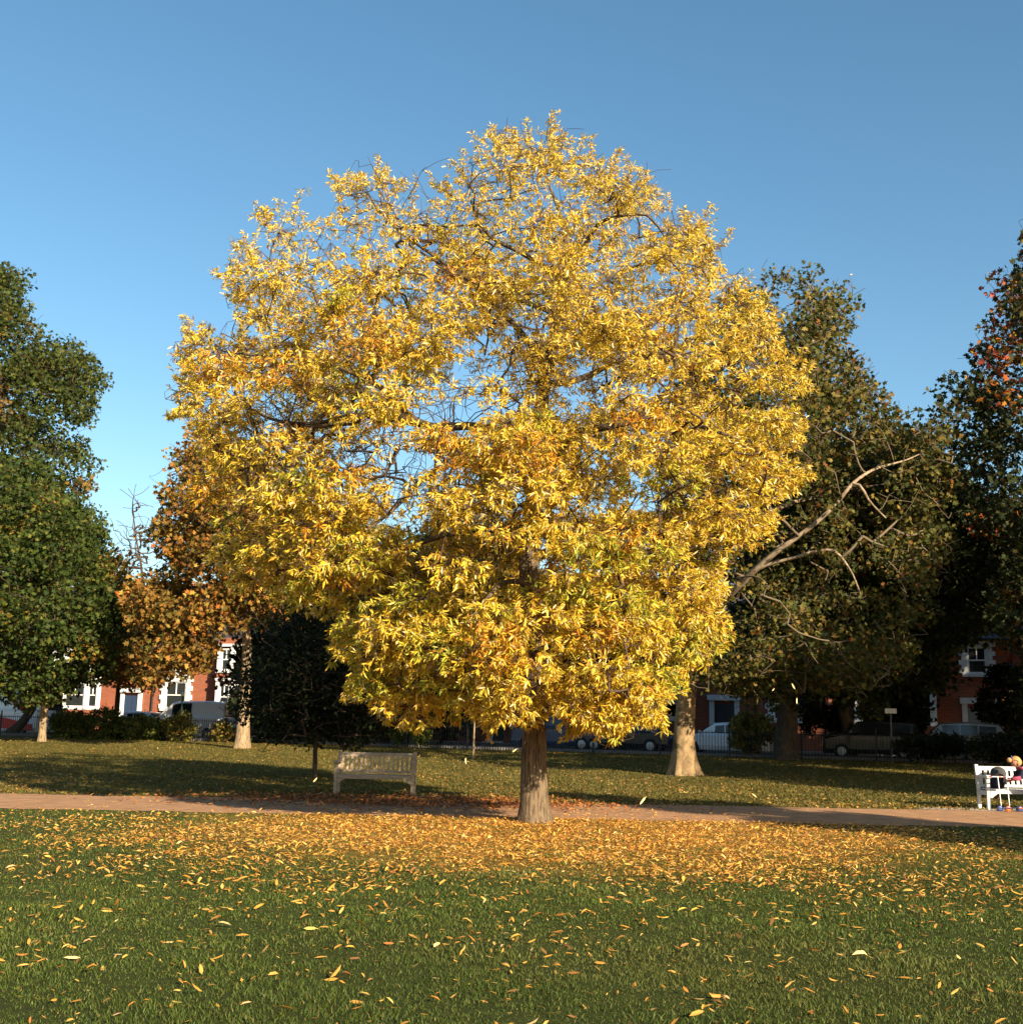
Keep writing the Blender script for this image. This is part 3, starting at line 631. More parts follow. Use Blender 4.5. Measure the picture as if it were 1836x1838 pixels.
# ------------------------------------------------------------------ generic trees
def tree(name, label, cat, Y, base_px, outline, T, D, n_clump, clump_r, leaf_n, leaf_size, pal, wts, bark, r_base, tmpl=MAPLE,
         limbs=(), trunk_px=None, seed=1, group=None, base_xyz=None, poly=None, rmin=None, hl=None, wf=None, lean=0, sub=4, shell=.65, top=None, flat=0.7, flare=None, pal2=None, limb_mat=None, jit=.18, proj=True):
    rg = np.random.default_rng(seed)
    if base_xyz is None:
        b = P(base_px[0], base_px[1], Y); b = Vector((b.x, Y, float(gz(b.x, Y))))
    else: b = Vector(base_xyz)
    root = empty(name, b, label, cat, group)
    if poly is None: poly = plane_pts(outline, Y)
    poly = np.asarray(poly)
    sk = Skel()
    def Q(px, py, dy=0.0): p = P(px, py, Y + dy); return (p.x, Y + dy, p.z)
    if trunk_px: pts = [(b.x, b.y, b.z - .15)] + [Q(*p) for p in trunk_px]
    else:
        cx = poly[:, 0].mean(); zt = poly[:, 1].max(); 
        pts = [(b.x, b.y, b.z - .15), (b.x * .85 + cx * .15, b.y, b.z + (zt - b.z) * .25), (b.x * .5 + cx * .5, b.y, b.z + (zt - b.z) * .55), (cx, b.y, b.z + (zt - b.z) * .88)]
    tr, tp, _ = sk.hand(None, pts, r_base, 0.03)
    d = np.linspace(0, 1, len(tr)); trr = np.interp(d, [0, .06, .2, .5, 1], [r_base * 1.25, r_base, r_base * .88, r_base * .6, .03])
    for k, r in zip(tr, trr): sk.fix[k] = r
    p_, r_ = resample(tp, trr, 0.16)
    fl = flare or [(x, r_base * .3, .5) for x in (0.4, 2.2, 3.9, 5.3)]
    link_mesh('trunk', limb_mesh('trunk', p_, r_, 36, 0.05, rg, flare=fl), bark, root, True)
    for (st, pp, r0, r1) in limbs:
        q = to_plane(np.array([Q(*st)]), Y); k = int(np.argmin(np.linalg.norm(to_plane(np.array(sk.p), Y) - q, axis=1)))
        idx, lp, lr = sk.hand(k, [Q(*z) for z in pp], r0, r1)
        p_, r_ = resample(lp, lr, 0.2)
        link_mesh('limb', limb_mesh('limb', p_, r_, 10, 0.12, rg), limb_mat or bark, root, True)
    LT = []
    for (st, pp, r0, r1) in limbs:
        lp = np.array([Q(*z) for z in pp]); lp, _ = resample(lp, np.zeros(len(lp)), .45)
        for z in range(1, len(lp)):
            for e in range(1):
                d_ = unit(rg.normal(size=(1, 3)))[0] + np.array([0, -.2, .1]); ch = sk.grow(lp[z] + d_ * rg.uniform(.35, 1.3), rg, bend=.5, seg=.15)
                for e2 in range(2): ch2 = sk.grow(np.array(sk.p[ch[-1]]) + rg.normal(0, .22, 3), rg, cand=ch[len(ch) // 2:], bend=.6, seg=.12); LT += [sk.p[q_] for q_ in ch2[1:]]
    C = clump_centres(rg, poly, Y, T, D, n_clump, rmin or clump_r * .8, wf, shell, proj=proj)
    d0 = np.min(np.linalg.norm(C[:, None] - np.array(sk.p)[None, ::2], axis=2), axis=1); C = C[np.argsort(d0)]
    ctr = np.array([poly[:, 0].mean(), Y, poly[:, 1].mean() - 1])
    per = max(8, leaf_n // max(1, len(C))); A = []; O = []; HL = []
    for c in C:
        ch = sk.grow(c, rg, bend=.35, up=.06, seg=.6); own = ch[len(ch) // 2:]
        r_c = clump_r * rg.uniform(.7, 1.25); out = c - ctr; out /= np.linalg.norm(out)
        for q in range(sub): own += sk.grow(c + unit(rg.normal(size=(1, 3)))[0] * r_c * .85 + out * .2, rg, cand=own, bend=.4, seg=.35)[1:]
        m = int(per * (r_c / clump_r) ** 2)
        q = unit(rg.normal(size=(m, 3))) * (rg.uniform(0, 1, (m, 1)) ** .45) * np.array([r_c, r_c, r_c * flat])
        pts = c + q; pj = to_plane(pts, Y) if proj else pts[:, [0, 2]]; ok = (inside(poly, pj) | (edge_dist(poly, pj) < clump_r * rg.choice([.05, .15, .5, .8]))) & (pts[:, 2] > .12)
        A.append(pts[ok]); O.append(np.repeat(out[None], ok.sum(), 0)); HL.append(np.full(ok.sum(), rg.uniform() if hl is None else hl(c, rg)))
    if LT:
        lt = np.repeat(np.array(LT), 3, 0); m = len(lt); A.append(lt + rg.normal(0, .12, (m, 3))); O.append(unit(rg.normal(size=(m, 3)))); HL.append(np.zeros(m))
    r = sk.radii(tip=.008, pw=2.3, cap=.12)
    link_mesh('branches', sk.mesh('branches', r), MT['pale_twig'] if limb_mat else MT['twig'], root, True)
    A = np.concatenate(A); O = np.concatenate(O); HL = np.concatenate(HL); n = len(A)
    dirs = unit(rg.normal(size=(n, 3))) + O * .5 + np.array([0, 0, -.35])
    U, V, W = frames(dirs, rg)
    cols = palette(rg, n, pal, wts, jit)
    if pal2 is not None:
        s = HL > pal2[0]; s &= rg.uniform(0, 1, n) < .8
        cols[s] = palette(rg, s.sum(), pal2[1], pal2[2], jit)
    leaf_cloud('crown', A, U, V, W, leaf_size * rg.uniform(.65, 1.3, n), tmpl, cols, MT['leaf'], root)
    return root

GREEN = [(0.055, 0.085, 0.018), (0.085, 0.115, 0.022), (0.14, 0.135, 0.03), (0.035, 0.055, 0.014)]

def plane_wf(p):
    q = to_plane(p, 38.0); w_ = np.ones(len(p))
    pts = [plane_pts([t], 38.0)[0] for t in [(1300,1075),(1350,1028),(1400,985),(1450,950),(1500,905),(1530,868),(1570,842)]] 
    pts2 = [plane_pts([t], 38.0)[0] for t in [(1375,1015),(1430,1000),(1500,990),(1545,1060)]]
    for pp in (pts, pts2):
        for a, b in zip(pp[:-1], pp[1:]):
            a = np.array(a); b = np.array(b); t = np.clip(((q - a) @ (b - a)) / ((b - a) @ (b - a)), 0, 1)
            d = np.linalg.norm(q - (a + t[:, None] * (b - a)), axis=1)
            w_ = np.where((d < 1.5) & (p[:, 1] < 36.5), 0.0, w_)
    w_ = w_ * np.clip(1.25 - (p[:, 2] - 9) / 8.5, .3, 1) * np.where(np.sin(p[:, 0] * 1.3 + p[:, 2] * .7) * np.sin(p[:, 2] * 1.1 - p[:, 1] * .8) > .15, .35, 1)
    return w_

# plane tree behind, to the right, with the long pale limb
PLANE = [(1385,480),(1420,485),(1450,475),(1500,505),(1530,540),(1560,570),(1555,620),(1575,660),(1590,700),(1625,760),(1660,740),(1715,700),(1735,730),(1700,800),(1730,870),(1700,940),(1715,1010),(1680,1090),(1650,1160),(1620,1220),(1560,1235),(1500,1250),(1430,1225),(1380,1255),(1330,1265),(1285,1235),(1255,1245),(1205,1225),(1205,1170),(1180,1080),(1180,900),(1200,700),(1280,540)]
PPX = lambda x, y, Y: P(x, y, Y)
tree('plane_tree', 'tall tree with mottled flared trunk and long pale limb slanting up right', 'tree', 38.0, (1229, 1392), PLANE, 5.6, 4.6, 430, .8, 44000, .155,
     [(0.08, 0.082, 0.018), (0.14, 0.115, 0.025), (0.045, 0.055, 0.014), (0.22, 0.15, 0.035), (0.18, 0.08, 0.02)], [.34, .24, .26, .11, .05], MT['plane_bark'], .32,
     trunk_px=[(1228,1330),(1232,1250),(1238,1160),(1250,1060),(1275,900,.5),(1310,740,.8),(1350,600,.8),(1390,510,.6)],
     limbs=[((1240,1150), [(1275,1110,-1.5),(1310,1068,-2.8),(1350,1028,-3.6),(1400,985,-4.2),(1450,950,-4.6),(1500,905,-4.9),(1530,868,-5.0),(1570,842,-4.7),(1625,826,-4.0),(1650,815,-3.4)], .14, .012),
            ((1350,1028), [(1375,1015,-3.9),(1430,1000,-4.4),(1470,988,-4.7),(1500,990,-4.8),(1530,1030,-4.9),(1545,1070,-4.9)], .06, .02),
            ((1530,870), [(1545,872,-5.2),(1560,900,-5.2),(1590,930,-5.2)], .05, .02),
            ((1275,900), [(1340,850,-1),(1420,780,-1.5),(1500,720,-1.5)], .14, .04), ((1310,740), [(1370,680,1),(1450,620,1.4),(1500,560,1.4)], .12, .03), ((1250,1040), [(1330,950,2),(1430,900,3),(1550,880,3.4)], .15, .04)],
     seed=5, limb_mat=MT['plane_limb'], flare=[(3.05, .30, .5), (2.2, .10, .4), (0.1, .34, .45), (0.85, .12, .4), (1.55, .12, .35), (4.0, .2, .5), (5.2, .26, .45)],
     wf=plane_wf, sub=6)

# dark trees behind the plane
tree('sycamore_tree', 'dark broad tree with a thick black trunk, behind the plane tree on the right', 'tree', 49.0, (1411, 1368),
     [(1360,900),(1450,800),(1560,770),(1640,775),(1700,820),(1750,880),(1790,960),(1800,1040),(1745,1075),(1720,1110),(1700,1160),(1660,1180),(1600,1230),(1540,1260),(1440,1245),(1370,1250),(1320,1230),(1300,1100)], 7, 5, 340, 1.4, 52000, .24,
     [(0.030, 0.045, 0.013), (0.045, 0.06, 0.016), (0.07, 0.075, 0.02)], [.5, .35, .15], MT['dark_bark'], .46, seed=8, trunk_px=[(1413,1290),(1422,1200),(1440,1100),(1500,960),(1540,860)])
tree('sycamore_tree', 'dark leaning tree between the thick black trunk and the white bench, in deep shade', 'tree', 53.0, (1528, 1362),
     [(1560,1000),(1650,900),(1720,860),(1800,900),(1850,960),(1830,1060),(1800,1110),(1760,1150),(1700,1170),(1700,1235),(1640,1262),(1590,1260),(1540,1250),(1500,1150)], 6, 4, 240, 1.3, 34000, .24,
     [(0.035, 0.048, 0.014), (0.06, 0.07, 0.018), (0.10, 0.08, 0.02)], [.5, .35, .15], MT['dark_bark'], .28, seed=9, trunk_px=[(1520,1300),(1516,1260),(1560,1150),(1650,1000)])
tree('red_maple_tree', 'tall dark tree with red and orange leaf tips at the right edge', 'tree', 40.0, None,
     [(1842,410),(1822,430),(1832,470),(1775,485),(1775,520),(1800,540),(1768,560),(1768,600),(1715,595),(1745,640),(1760,680),(1700,680),(1702,720),(1735,760),(1690,790),(1720,830),(1745,900),(1760,960),(1790,1020),(1770,1060),(1775,1130),(1795,1180),(1790,1230),(1840,1260),(1900,1250),(1960,1210),(2100,1140),(2250,1000),(2300,800),(2230,560),(2060,360),(1930,330)], 5.5, 4, 360, 1.05, 42000, .20,
     [(0.030, 0.042, 0.014), (0.05, 0.06, 0.02), (0.085, 0.07, 0.02)], [.5, .3, .2], MT['dark_bark'], .35, seed=12, base_xyz=(21.5, 40, .2),
     pal2=(.86, [(0.42, 0.10, 0.03), (0.50, 0.20, 0.03), (0.38, 0.08, 0.05), (0.45, 0.28, 0.04)], [.35, .3, .2, .15]), trunk_px=[(2050,1200),(2050,900),(2040,600),(2000,420)])

# left-hand trees
tree('green_maple_tree', 'dense bright green tree with a slim light trunk at the left edge', 'tree', 56.0, (74, 1340),
     [(-60,840),(-10,800),(20,825),(50,790),(80,840),(115,835),(130,890),(165,900),(185,950),(200,980),(225,1030),(240,1080),(248,1120),(225,1160),(200,1190),(185,1230),(150,1225),(110,1265),(70,1262),(40,1275),(0,1255),(-50,1265),(-120,1240),(-160,1100),(-130,950)], 5.5, 4, 300, 1.1, 44000, .20,
     [(0.042, 0.066, 0.013), (0.066, 0.09, 0.017), (0.13, 0.13, 0.025), (0.026, 0.044, 0.011)], [.4, .3, .12, .18], MT['brown_bark'], .17, seed=15, trunk_px=[(78,1290),(82,1240),(80,1150),(75,1000)],
     pal2=(.9, [(0.30, 0.17, 0.03), (0.22, 0.19, 0.03)], [.4, .6]))
tree('lime_tree', 'very tall olive green tree rising behind the low green one at the far left', 'tree', 66.0, None,
     [(-10,480),(20,470),(40,490),(52,520),(75,545),(80,590),(110,600),(150,610),(165,630),(182,625),(170,660),(208,672),(180,700),(168,760),(158,800),(190,830),(165,860),(160,890),(175,910),(208,905),(205,950),(160,1000),(100,1060),(0,1100),(-150,1100),(-260,900),(-250,650),(-120,500)], 7, 5, 420, 1.2, 58000, .22,
     [(0.052, 0.072, 0.016), (0.078, 0.098, 0.020), (0.11, 0.115, 0.025), (0.035, 0.05, 0.013)], [.35, .3, .15, .2], MT['dark_bark'], .24, seed=16, base_xyz=(-27.5, 66, .34), flat=.6,
     pal2=(.96, [(0.20, 0.12, 0.03)], [1]), trunk_px=[(46,1290),(60,1240),(40,1100),(10,900),(0,650)])
tree('chestnut_tree', 'brown-orange leaved tree with stout sunlit trunk, left of the small dark tree', 'tree', 52.0, (434, 1350),
     [(318,762),(360,745),(400,770),(450,800),(500,840),(560,900),(600,1000),(590,1080),(540,1120),(480,1135),(440,1120),(400,1150),(370,1205),(330,1215),(290,1240),(250,1235),(225,1200),(235,1130),(215,1080),(225,1040),(270,1030),(282,990),(275,950),(290,900),(280,880),(310,850),(330,800)], 5, 4, 270, 1.0, 32000, .21,
     [(0.25, 0.125, 0.026), (0.33, 0.16, 0.035), (0.17, 0.115, 0.024), (0.10, 0.10, 0.022), (0.36, 0.24, 0.05)], [.3, .22, .2, .14, .14], MT['brown_bark'], .29, tmpl=LANCE if False else MAPLE, seed=18,
     trunk_px=[(437,1290),(441,1230),(443,1150),(440,1050),(420,900)], pal2=(.8, [(0.40, 0.15, 0.03), (0.34, 0.22, 0.04)], [.5, .5]), jit=.22)
tree('orange_maple_tree', 'orange tinted tree peeping out between the green tree and the chestnut', 'tree', 64.0, (205, 1320),
     [(175,990),(200,975),(225,1000),(235,1030),(262,1070),(285,1110),(300,1170),(280,1215),(240,1240),(190,1235),(160,1200),(150,1100)], 3, 2.4, 70, 1.0, 9000, .20,
     [(0.42, 0.16, 0.03), (0.34, 0.17, 0.03), (0.22, 0.14, 0.03)], [.4, .35, .25], MT['dark_bark'], .14, seed=19)
tree('holly_tree', 'small black-green round tree with a thin straight trunk, left of the weathered bench', 'tree', 31.8, (565, 1398),
     [(470,1150),(455,1120),(500,1105),(520,1060),(600,1040),(690,1080),(720,1130),(750,1200),(775,1255),(735,1280),(745,1315),(690,1322),(640,1342),(590,1325),(555,1345),(520,1325),(480,1338),(462,1300),(425,1285),(440,1240),(412,1215),(448,1185)], 2.1, 1.6, 200, .6, 24000, .11,
     [(0.012, 0.018, 0.007), (0.018, 0.025, 0.009), (0.03, 0.036, 0.011)], [.5, .35, .15], MT['dark_bark'], .065, tmpl=OVAL, seed=20, trunk_px=[(566,1340),(570,1260),(578,1130)])
tree('evergreen_tree', 'dark evergreen mass filling the middle distance behind the weathered bench', 'tree', 60.0, (690, 1338),
     [(412,1180),(440,1110),(520,1080),(650,1030),(720,960),(800,930),(880,925),(940,960),(960,1040),(950,1120),(910,1200),(900,1290),(860,1320),(800,1325),(740,1318),(640,1325),(560,1320),(470,1315),(415,1270)], 4, 3, 320, 1.2, 38000, .24,
     [(0.018, 0.028, 0.010), (0.03, 0.04, 0.014), (0.05, 0.055, 0.018)], [.5, .35, .15], MT['dark_bark'], .25, seed=22)
tree('evergreen_tree', 'second dark evergreen mass, seen behind the yellow tree trunk and the plane trunk', 'tree', 61.0, (1120, 1338),
     [(960,1100),(1050,1050),(1130,1060),(1190,1100),(1205,1180),(1200,1260),(1150,1280),(1080,1255),(1010,1250),(960,1230)], 4, 3, 160, 1.2, 20000, .24,
     [(0.018, 0.028, 0.010), (0.03, 0.04, 0.014), (0.05, 0.055, 0.018)], [.5, .35, .15], MT['dark_bark'], .22, seed=23)

# trees outside the frame on the right, shading path and lawn; the tall ones added to shade the houses
def ell(cx, cz, rx, rz, n=18, taper=0.0):
    return [(cx + rx * math.cos(a) * (1 - taper * math.sin(a)), cz + rz * math.sin(a)) for a in [2 * math.pi * k / n for k in range(n)]]
OFF = [((18.9, 4.0), 8.6, 1.4, 3.9, 'narrow tree whose shade crosses the path on the right'),
       ((25.6, 17.0), 9.6, 3.3, 6.2, 'broad tree beyond the right edge shading the back lawn'),
       ((29.0, 31.0), 9.5, 5.0, 5.5, 'second broad tree beyond the right edge shading the back lawn'),
       ((31.5, 47.0), 9.5, 6.5, 7.5, 'tall tree beyond the right edge shading the house behind the black trunk'),
       ((41.0, 42.5), 11.0, 7.0, 8.5, 'tall tree beyond the right edge shading the right-hand houses'),
       ((52.0, 42.0), 11.0, 7.0, 8.5, 'farthest tall tree beyond the right edge shading the right-hand houses')]
for k, ((ox, oy), cz, rx, rz, lb) in enumerate(OFF):
    tree('lawn_tree', lb, 'tree', oy, None, None, rx, rx * .8, 150 if rx > 3 else 60, 1.25 if rx > 3 else .7, 14000 if rx > 3 else 5500, .36, GREEN, [.3, .3, .2, .2], MT['dark_bark'], .2, seed=40 + k,
         base_xyz=(ox, oy, 0), poly=ell(ox, cz, rx, rz, taper=.35 if rx < 3 else .1), sub=3, proj=False)

# bare tree far behind
def bare_tree():
    rg = np.random.default_rng(3); Y = 92.0
    b = P(262, 1300, Y); root = empty('bare_tree', (b.x, Y, .34), 'leafless tree showing against the sky in the gap left of the yellow tree', 'tree')
    sk = Skel(); Q = lambda x, y, d=0: (P(x, y, Y).x, Y + d, P(x, y, Y).z)
    tr, tp, rr = sk.hand(None, [(b.x, Y, .2), Q(258,1200), Q(256,1080), Q(254,1020), Q(245,970), Q(240,930)], .22, .05)
    link_mesh('trunk', limb_mesh('trunk', *resample(tp, rr, .4), 10, .05, rg), MT['dark_bark'], root, True)
    for q in range(46):
        a = rg.uniform(0, 2 * np.pi); x = 246 + 40 * math.cos(a) * rg.uniform(.2, 1); y = 965 + 75 * math.sin(a) * rg.uniform(.2, 1)
        ch = sk.grow(Q(x, y, rg.uniform(-1.5, 1.5)), rg, bend=.5, seg=.4, up=.05)
        for z in range(2): sk.grow(np.array(sk.p[ch[-1]]) + rg.normal(0, .6, 3) + np.array([0, 0, .5]), rg, cand=ch[len(ch)//2:], bend=.4, seg=.25)
    link_mesh('branches', sk.mesh('branches', sk.radii(tip=.022, pw=2.2, cap=.14)), MT['twig'], root, True)
bare_tree()

# young tree with a thin stem, and bushes by the railings
tree('sapling', 'thin young tree with a pale slender stem between the weathered bench and the yellow tree', 'tree', 46.0, (849, 1368),
     [(825,1225),(850,1200),(880,1225),(885,1270),(860,1290),(835,1280)], .6, .5, 14, .4, 700, .14, GREEN, [.3, .3, .2, .2], MT['brown_bark'], .045, tmpl=OVAL, seed=25)
def bush(label, x0, x1, y0, y1, Y, pal, wts, seed, n=3200, sz=.15, name='bush', T=None, group=None):
    c = (x0 + x1) / 2
    rg = np.random.default_rng(seed); pts = []
    for k in range(16):
        a = 2 * math.pi * k / 16; f = rg.uniform(.82, 1.08)
        pts.append((c + (x1 - x0) / 2 * math.cos(a) * f, (y0 + y1) / 2 - (y1 - y0) / 2 * math.sin(a) * f))
    wpx = (x1 - x0) * Y / F / 2
    return tree(name, label, 'bush', Y, (c, y1 + 4), pts, T or min(1.3, wpx), min(.9, wpx * .7), max(14, int(n / 80)), .42, n, sz, pal, wts, MT['dark_bark'], .04, tmpl=OVAL, seed=seed, sub=3, shell=.7, trunk_px=[(c, (y0 + y1) / 2)], group=group)
HG = [(0.09, 0.13, 0.025), (0.15, 0.18, 0.035), (0.24, 0.21, 0.045), (0.05, 0.075, 0.018)]
HB = [(0.18, 0.19, 0.04), (0.30, 0.23, 0.05), (0.36, 0.19, 0.045), (0.08, 0.10, 0.025)]
bg_ = 'bushes growing along the park railings'
bush('dark green bush right of the slim light trunk at the far left', 88, 165, 1272, 1337, 62, HG, [.4, .3, .1, .2], 61, group=bg_)
bush('dark green bush in front of the brick house, left of the green lamp post', 150, 232, 1270, 1339, 61.5, HG, [.4, .3, .1, .2], 62, group=bg_)
bush('green bush reaching from the lamp post leftwards, before the silver car', 222, 300, 1280, 1340, 61, HG, [.35, .3, .15, .2], 63, group=bg_)
bush('yellowing bush around the green lamp post, before the white van', 292, 352, 1278, 1341, 60.6, HB, [.35, .25, .15, .25], 64, n=2300, group=bg_)
bush('brownish low bush just left of the chestnut trunk', 372, 428, 1296, 1344, 60.2, HB, [.3, .25, .25, .2], 65, n=1500, group=bg_)
bush('dark bush between the chestnut trunk and the little dark tree', 448, 540, 1290, 1342, 60, [(.03, .042, .013), (.05, .06, .02)], [.6, .4], 66, n=2200, group=bg_)
bush('upright green shrub behind the right end of the weathered bench', 738, 772, 1292, 1338, 55, HG, [.3, .4, .2, .1], 67, n=1300, sz=.13, T=.5, group=bg_)
bush('smaller green shrub behind the middle of the weathered bench', 700, 728, 1305, 1336, 56, HG, [.3, .3, .1, .3], 68, n=800, sz=.13, T=.4, group=bg_)
bush('sunlit yellow-green bush between the plane trunk and the thick black trunk', 1302, 1392, 1278, 1352, 52, HB, [.5, .25, .1, .15], 69, n=3600, group=bg_)
bush('yellow-green tall bush behind the leaning dark trunk, left of the sign post', 1530, 1625, 1235, 1310, 54, HG, [.3, .3, .2, .2], 70, n=2400, group=bg_)
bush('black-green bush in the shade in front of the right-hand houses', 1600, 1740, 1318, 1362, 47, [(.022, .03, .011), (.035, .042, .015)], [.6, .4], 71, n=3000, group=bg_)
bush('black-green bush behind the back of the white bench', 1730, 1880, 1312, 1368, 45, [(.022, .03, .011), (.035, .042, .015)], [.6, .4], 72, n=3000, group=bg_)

DK = [(.018, .024, .010), (.03, .035, .013)]  # near-black leaves for shrubs added to fill the dark before the houses
for x0, x1, y0, y1, Yb, lb, sd in ((1425,1535,1150,1335,55,'black-green tall shrub added as dark fill between the thick black trunk and the leaning trunk',81), (1745,1860,1190,1335,53,'black-green tall shrub added as dark fill at the right edge above the white bench',82), (1120,1205,1215,1335,57,'black-green tall shrub added as dark fill left of the plane trunk',83), (1590,1665,1235,1335,54,'black-green shrub added as dark fill just right of the white sign',84), (1010,1100,1240,1338,60,'black-green shrub added as dark fill behind the low yellow leaves, right of the yellow tree trunk',85)):
    bush(lb, x0, x1, y0, y1, Yb, DK, [.6, .4], sd, n=4200, sz=.2, T=1.3, group='dark shrubs added to deepen the shade before the houses')

# ------------------------------------------------------------------ street, houses
ANG = math.atan2(-18.0, 49.6)
HO = Vector((-31.4, 82.2, 0.30)); ux = Vector((math.cos(ANG), math.sin(ANG), 0)); un = Vector((math.sin(ANG), -math.cos(ANG), 0))   # along the terrace, towards the park
def ST(u, v, z=0.0): return HO + ux * u + un * v + Vector((0, 0, z))
def strip(name, v0, v1, z0, z1, m):
    mb = MB(); mb.box(-60, 130, -v1, -v0, z0, z1)
    o = mb.build(name, m); o.location = HO; o.rotation_euler = (0, 0, ANG); tag(o, kind='structure'); return o
strip('road', 4.6, 13.0, -.3, .045, MT['asphalt'])
strip('pavement', 2.7, 4.6, -.3, .16, MT['paving'])
strip('pavement', 13.0, 14.6, -.3, .16, MT['paving'])

HS = 1.22
door_cols = [(0.03, 0.05, 0.10), (0.10, 0.02, 0.02), (0.02, 0.05, 0.03), (0.03, 0.03, 0.035), (0.25, 0.27, 0.28)]
def window(parent, x, z, wd, ht, y, mull=2, quoin=True):
    f = MB()
    t = .09
    f.box(x - wd/2, x - wd/2 + t, y - .05, y + .05, z, z + ht); f.box(x + wd/2 - t, x + wd/2, y - .05, y + .05, z, z + ht)
    f.box(x - wd/2 + t, x + wd/2 - t, y - .05, y + .05, z + ht - t, z + ht); f.box(x - wd/2 + t, x + wd/2 - t, y - .05, y + .05, z, z + t)
    f.box(x - wd/2 + t, x + wd/2 - t, y - .04, y + .04, z + ht/2 - .035, z + ht/2 + .035)
    for k in range(1, mull + 1):
        xx = x - wd/2 + wd * k / (mull + 1); f.box(xx - .02, xx + .02, y - .03, y + .03, z + ht/2 + .035, z + ht - t)
    w_ = f.build('window', MT['white_paint'], parent)
    p = MB(); p.box(x - wd/2 + t, x + wd/2 - t, y + .012, y + .022, z + t, z + ht - t); p.build('pane', MT['glass'], w_)
    s = MB(); s.box(x - wd/2 - .2, x + wd/2 + .2, y - .2, y + .04, z - .16, z - .003); s.build('sill', MT['stone'], w_)
    if quoin:
        q = MB()
        for sx in (-1, 1):
            n = 6
            for k in range(n):
                e = .34 if k % 2 == 0 else .22
                a, b = (x - wd/2 - e, x - wd/2 - .003) if sx < 0 else (x + wd/2 + .003, x + wd/2 + e)
                q.box(a, b, y - .10, y + .04, z + ht * k / n, z + ht * (k + 1) / n)
        q.box(x - wd/2 - .36, x + wd/2 + .36, y - .14, y + .04, z + ht + .003, z + ht + .34)
        q.prism([(x - wd/2 - .3, z + ht + .343), (x + wd/2 + .3, z + ht + .343), (x, z + ht + .62)], 1, y - .12, y + .03)
        q.build('surround', MT['stone'], w_)
    return w_
def house(k, label, W=10.8, gable=True, eave=6.3, ridge=10.3):
    root = empty('terraced_house', ST(k * W * HS, 0), label, 'house', 'red brick houses across the street', ANG); root.scale = (HS, 1, 1)
    wall = MB(); wall.box(0.003, W - .003, 0, 9, -.4, eave)
    for xx in (0.003, W - .203): wall.prism([(0, eave + .003), (9, eave + .003), (4.5, ridge)], 0, xx, xx + .2)
    if gable: wall.prism([(.25, eave + .003), (4.0, eave + .003), (2.12, eave + 2.5)], 1, -.75, -.45)
    wall.box(.45, 3.8, -.85, -.002, -.4, 1.55); wall.box(.45, 3.8, -.8, -.002, 3.55, 4.05); wall.box(.45, 3.8, -.8, -.002, 5.75, eave)
    wo = wall.build('wall', MT['brick'], root)
    rf = MB()
    rf.prism([(-.35, eave - .15), (4.5, ridge + .12), (9.35, eave - .15), (9.35, eave - .32), (4.5, ridge - .05), (-.35, eave - .32)], 0, .004, W - .004)
    if gable: 
        rf.add([(.0, -.95, eave - .1), (2.12, -.95, eave + 2.72), (4.25, -.95, eave - .1), (.0, 3.4, eave - .1), (2.12, 3.4, eave + 2.72), (4.25, 3.4, eave - .1), (.0, -.95, eave - .26), (2.12, -.95, eave + 2.52), (4.25, -.95, eave - .26)], [(0, 1, 4, 3), (1, 2, 5, 4), (0, 6, 7, 1), (1, 7, 8, 2)])
    r_ = rf.build('roof', MT['slate'], root)
    rt = MB(); rt.box(.01, W - .01, 4.38, 4.62, ridge + .1, ridge + .26); rt.build('ridge_tiles', MT['terracotta'], r_)
    ch = MB(); ch.box(W - .55, W + .45, 3.9, 5.1, ridge - .8, ridge + 1.3); ch.box(W - .62, W + .52, 3.8, 5.2, ridge + 1.3, ridge + 1.45)
    c_ = ch.build('chimney', MT['brick'], r_)
    for j in range(3): 
        pt = MB(); pt.lathe([(.13, 0), (.11, .1), (.1, .5), (.13, .55)], (W - .32 + .3 * j, 4.5, ridge + 1.452), 10); pt.build('chimney_pot', MT['terracotta'], c_)
    for z in (1.72, 4.22):
        for xx, wd in ((.92, .62), (2.12, 1.35), (3.32, .62)): window(root, xx, z, wd, 1.62 if z < 3 else 1.4, -.68, 1, False)
        pl = MB()
        for xx in (.52, 1.33, 2.91, 3.72): pl.box(xx - .09, xx + .09, -.82, -.62, z - .003, z + (1.83 if z < 3 else 1.5))
        pl.box(.42, 3.84, -.9, -.04, z + (1.83 if z < 3 else 1.53), z + (2.0 if z < 3 else 1.7))
        pl.build('bay_surround', MT['stone'], root)
    window(root, 8.35, 1.75, 1.35, 1.75, -.02, 1); window(root, 8.35, 4.3, 1.2, 1.5, -.02, 1); window(root, 5.5, 4.3, .8, 1.4, -.02, 1)
    d = MB(); d.box(5.05, 5.95, -.06, -.004, .3, 2.55)
    for (a, b, c, e) in ((5.14, 5.45, .45, 1.2), (5.55, 5.86, .45, 1.2), (5.14, 5.45, 1.35, 2.4), (5.55, 5.86, 1.35, 2.4)): d.box(a, b, -.085, -.06, c, e)
    dm = mat('door_paint', door_cols[k % 5], .4, .4)
    do = d.build('door', dm, root); h = MB(); h.lathe([(.03, -.07), (.045, -.03), (.02, 0)], (5.86, -.085, 1.28), 8, 'y'); h.build('handle', MT['rim'], do)
    sr = MB(); sr.box(4.82, 5.04, -.14, -.003, .2, 2.75); sr.box(5.96, 6.18, -.14, -.003, .2, 2.75); sr.box(4.75, 6.25, -.28, -.003, 2.753, 3.05); sr.build('porch_surround', MT['stone'], root)
    st = MB(); st.box(4.8, 6.2, -1.0, -.16, -.1, .19); st.build('step', MT['stone'], root)
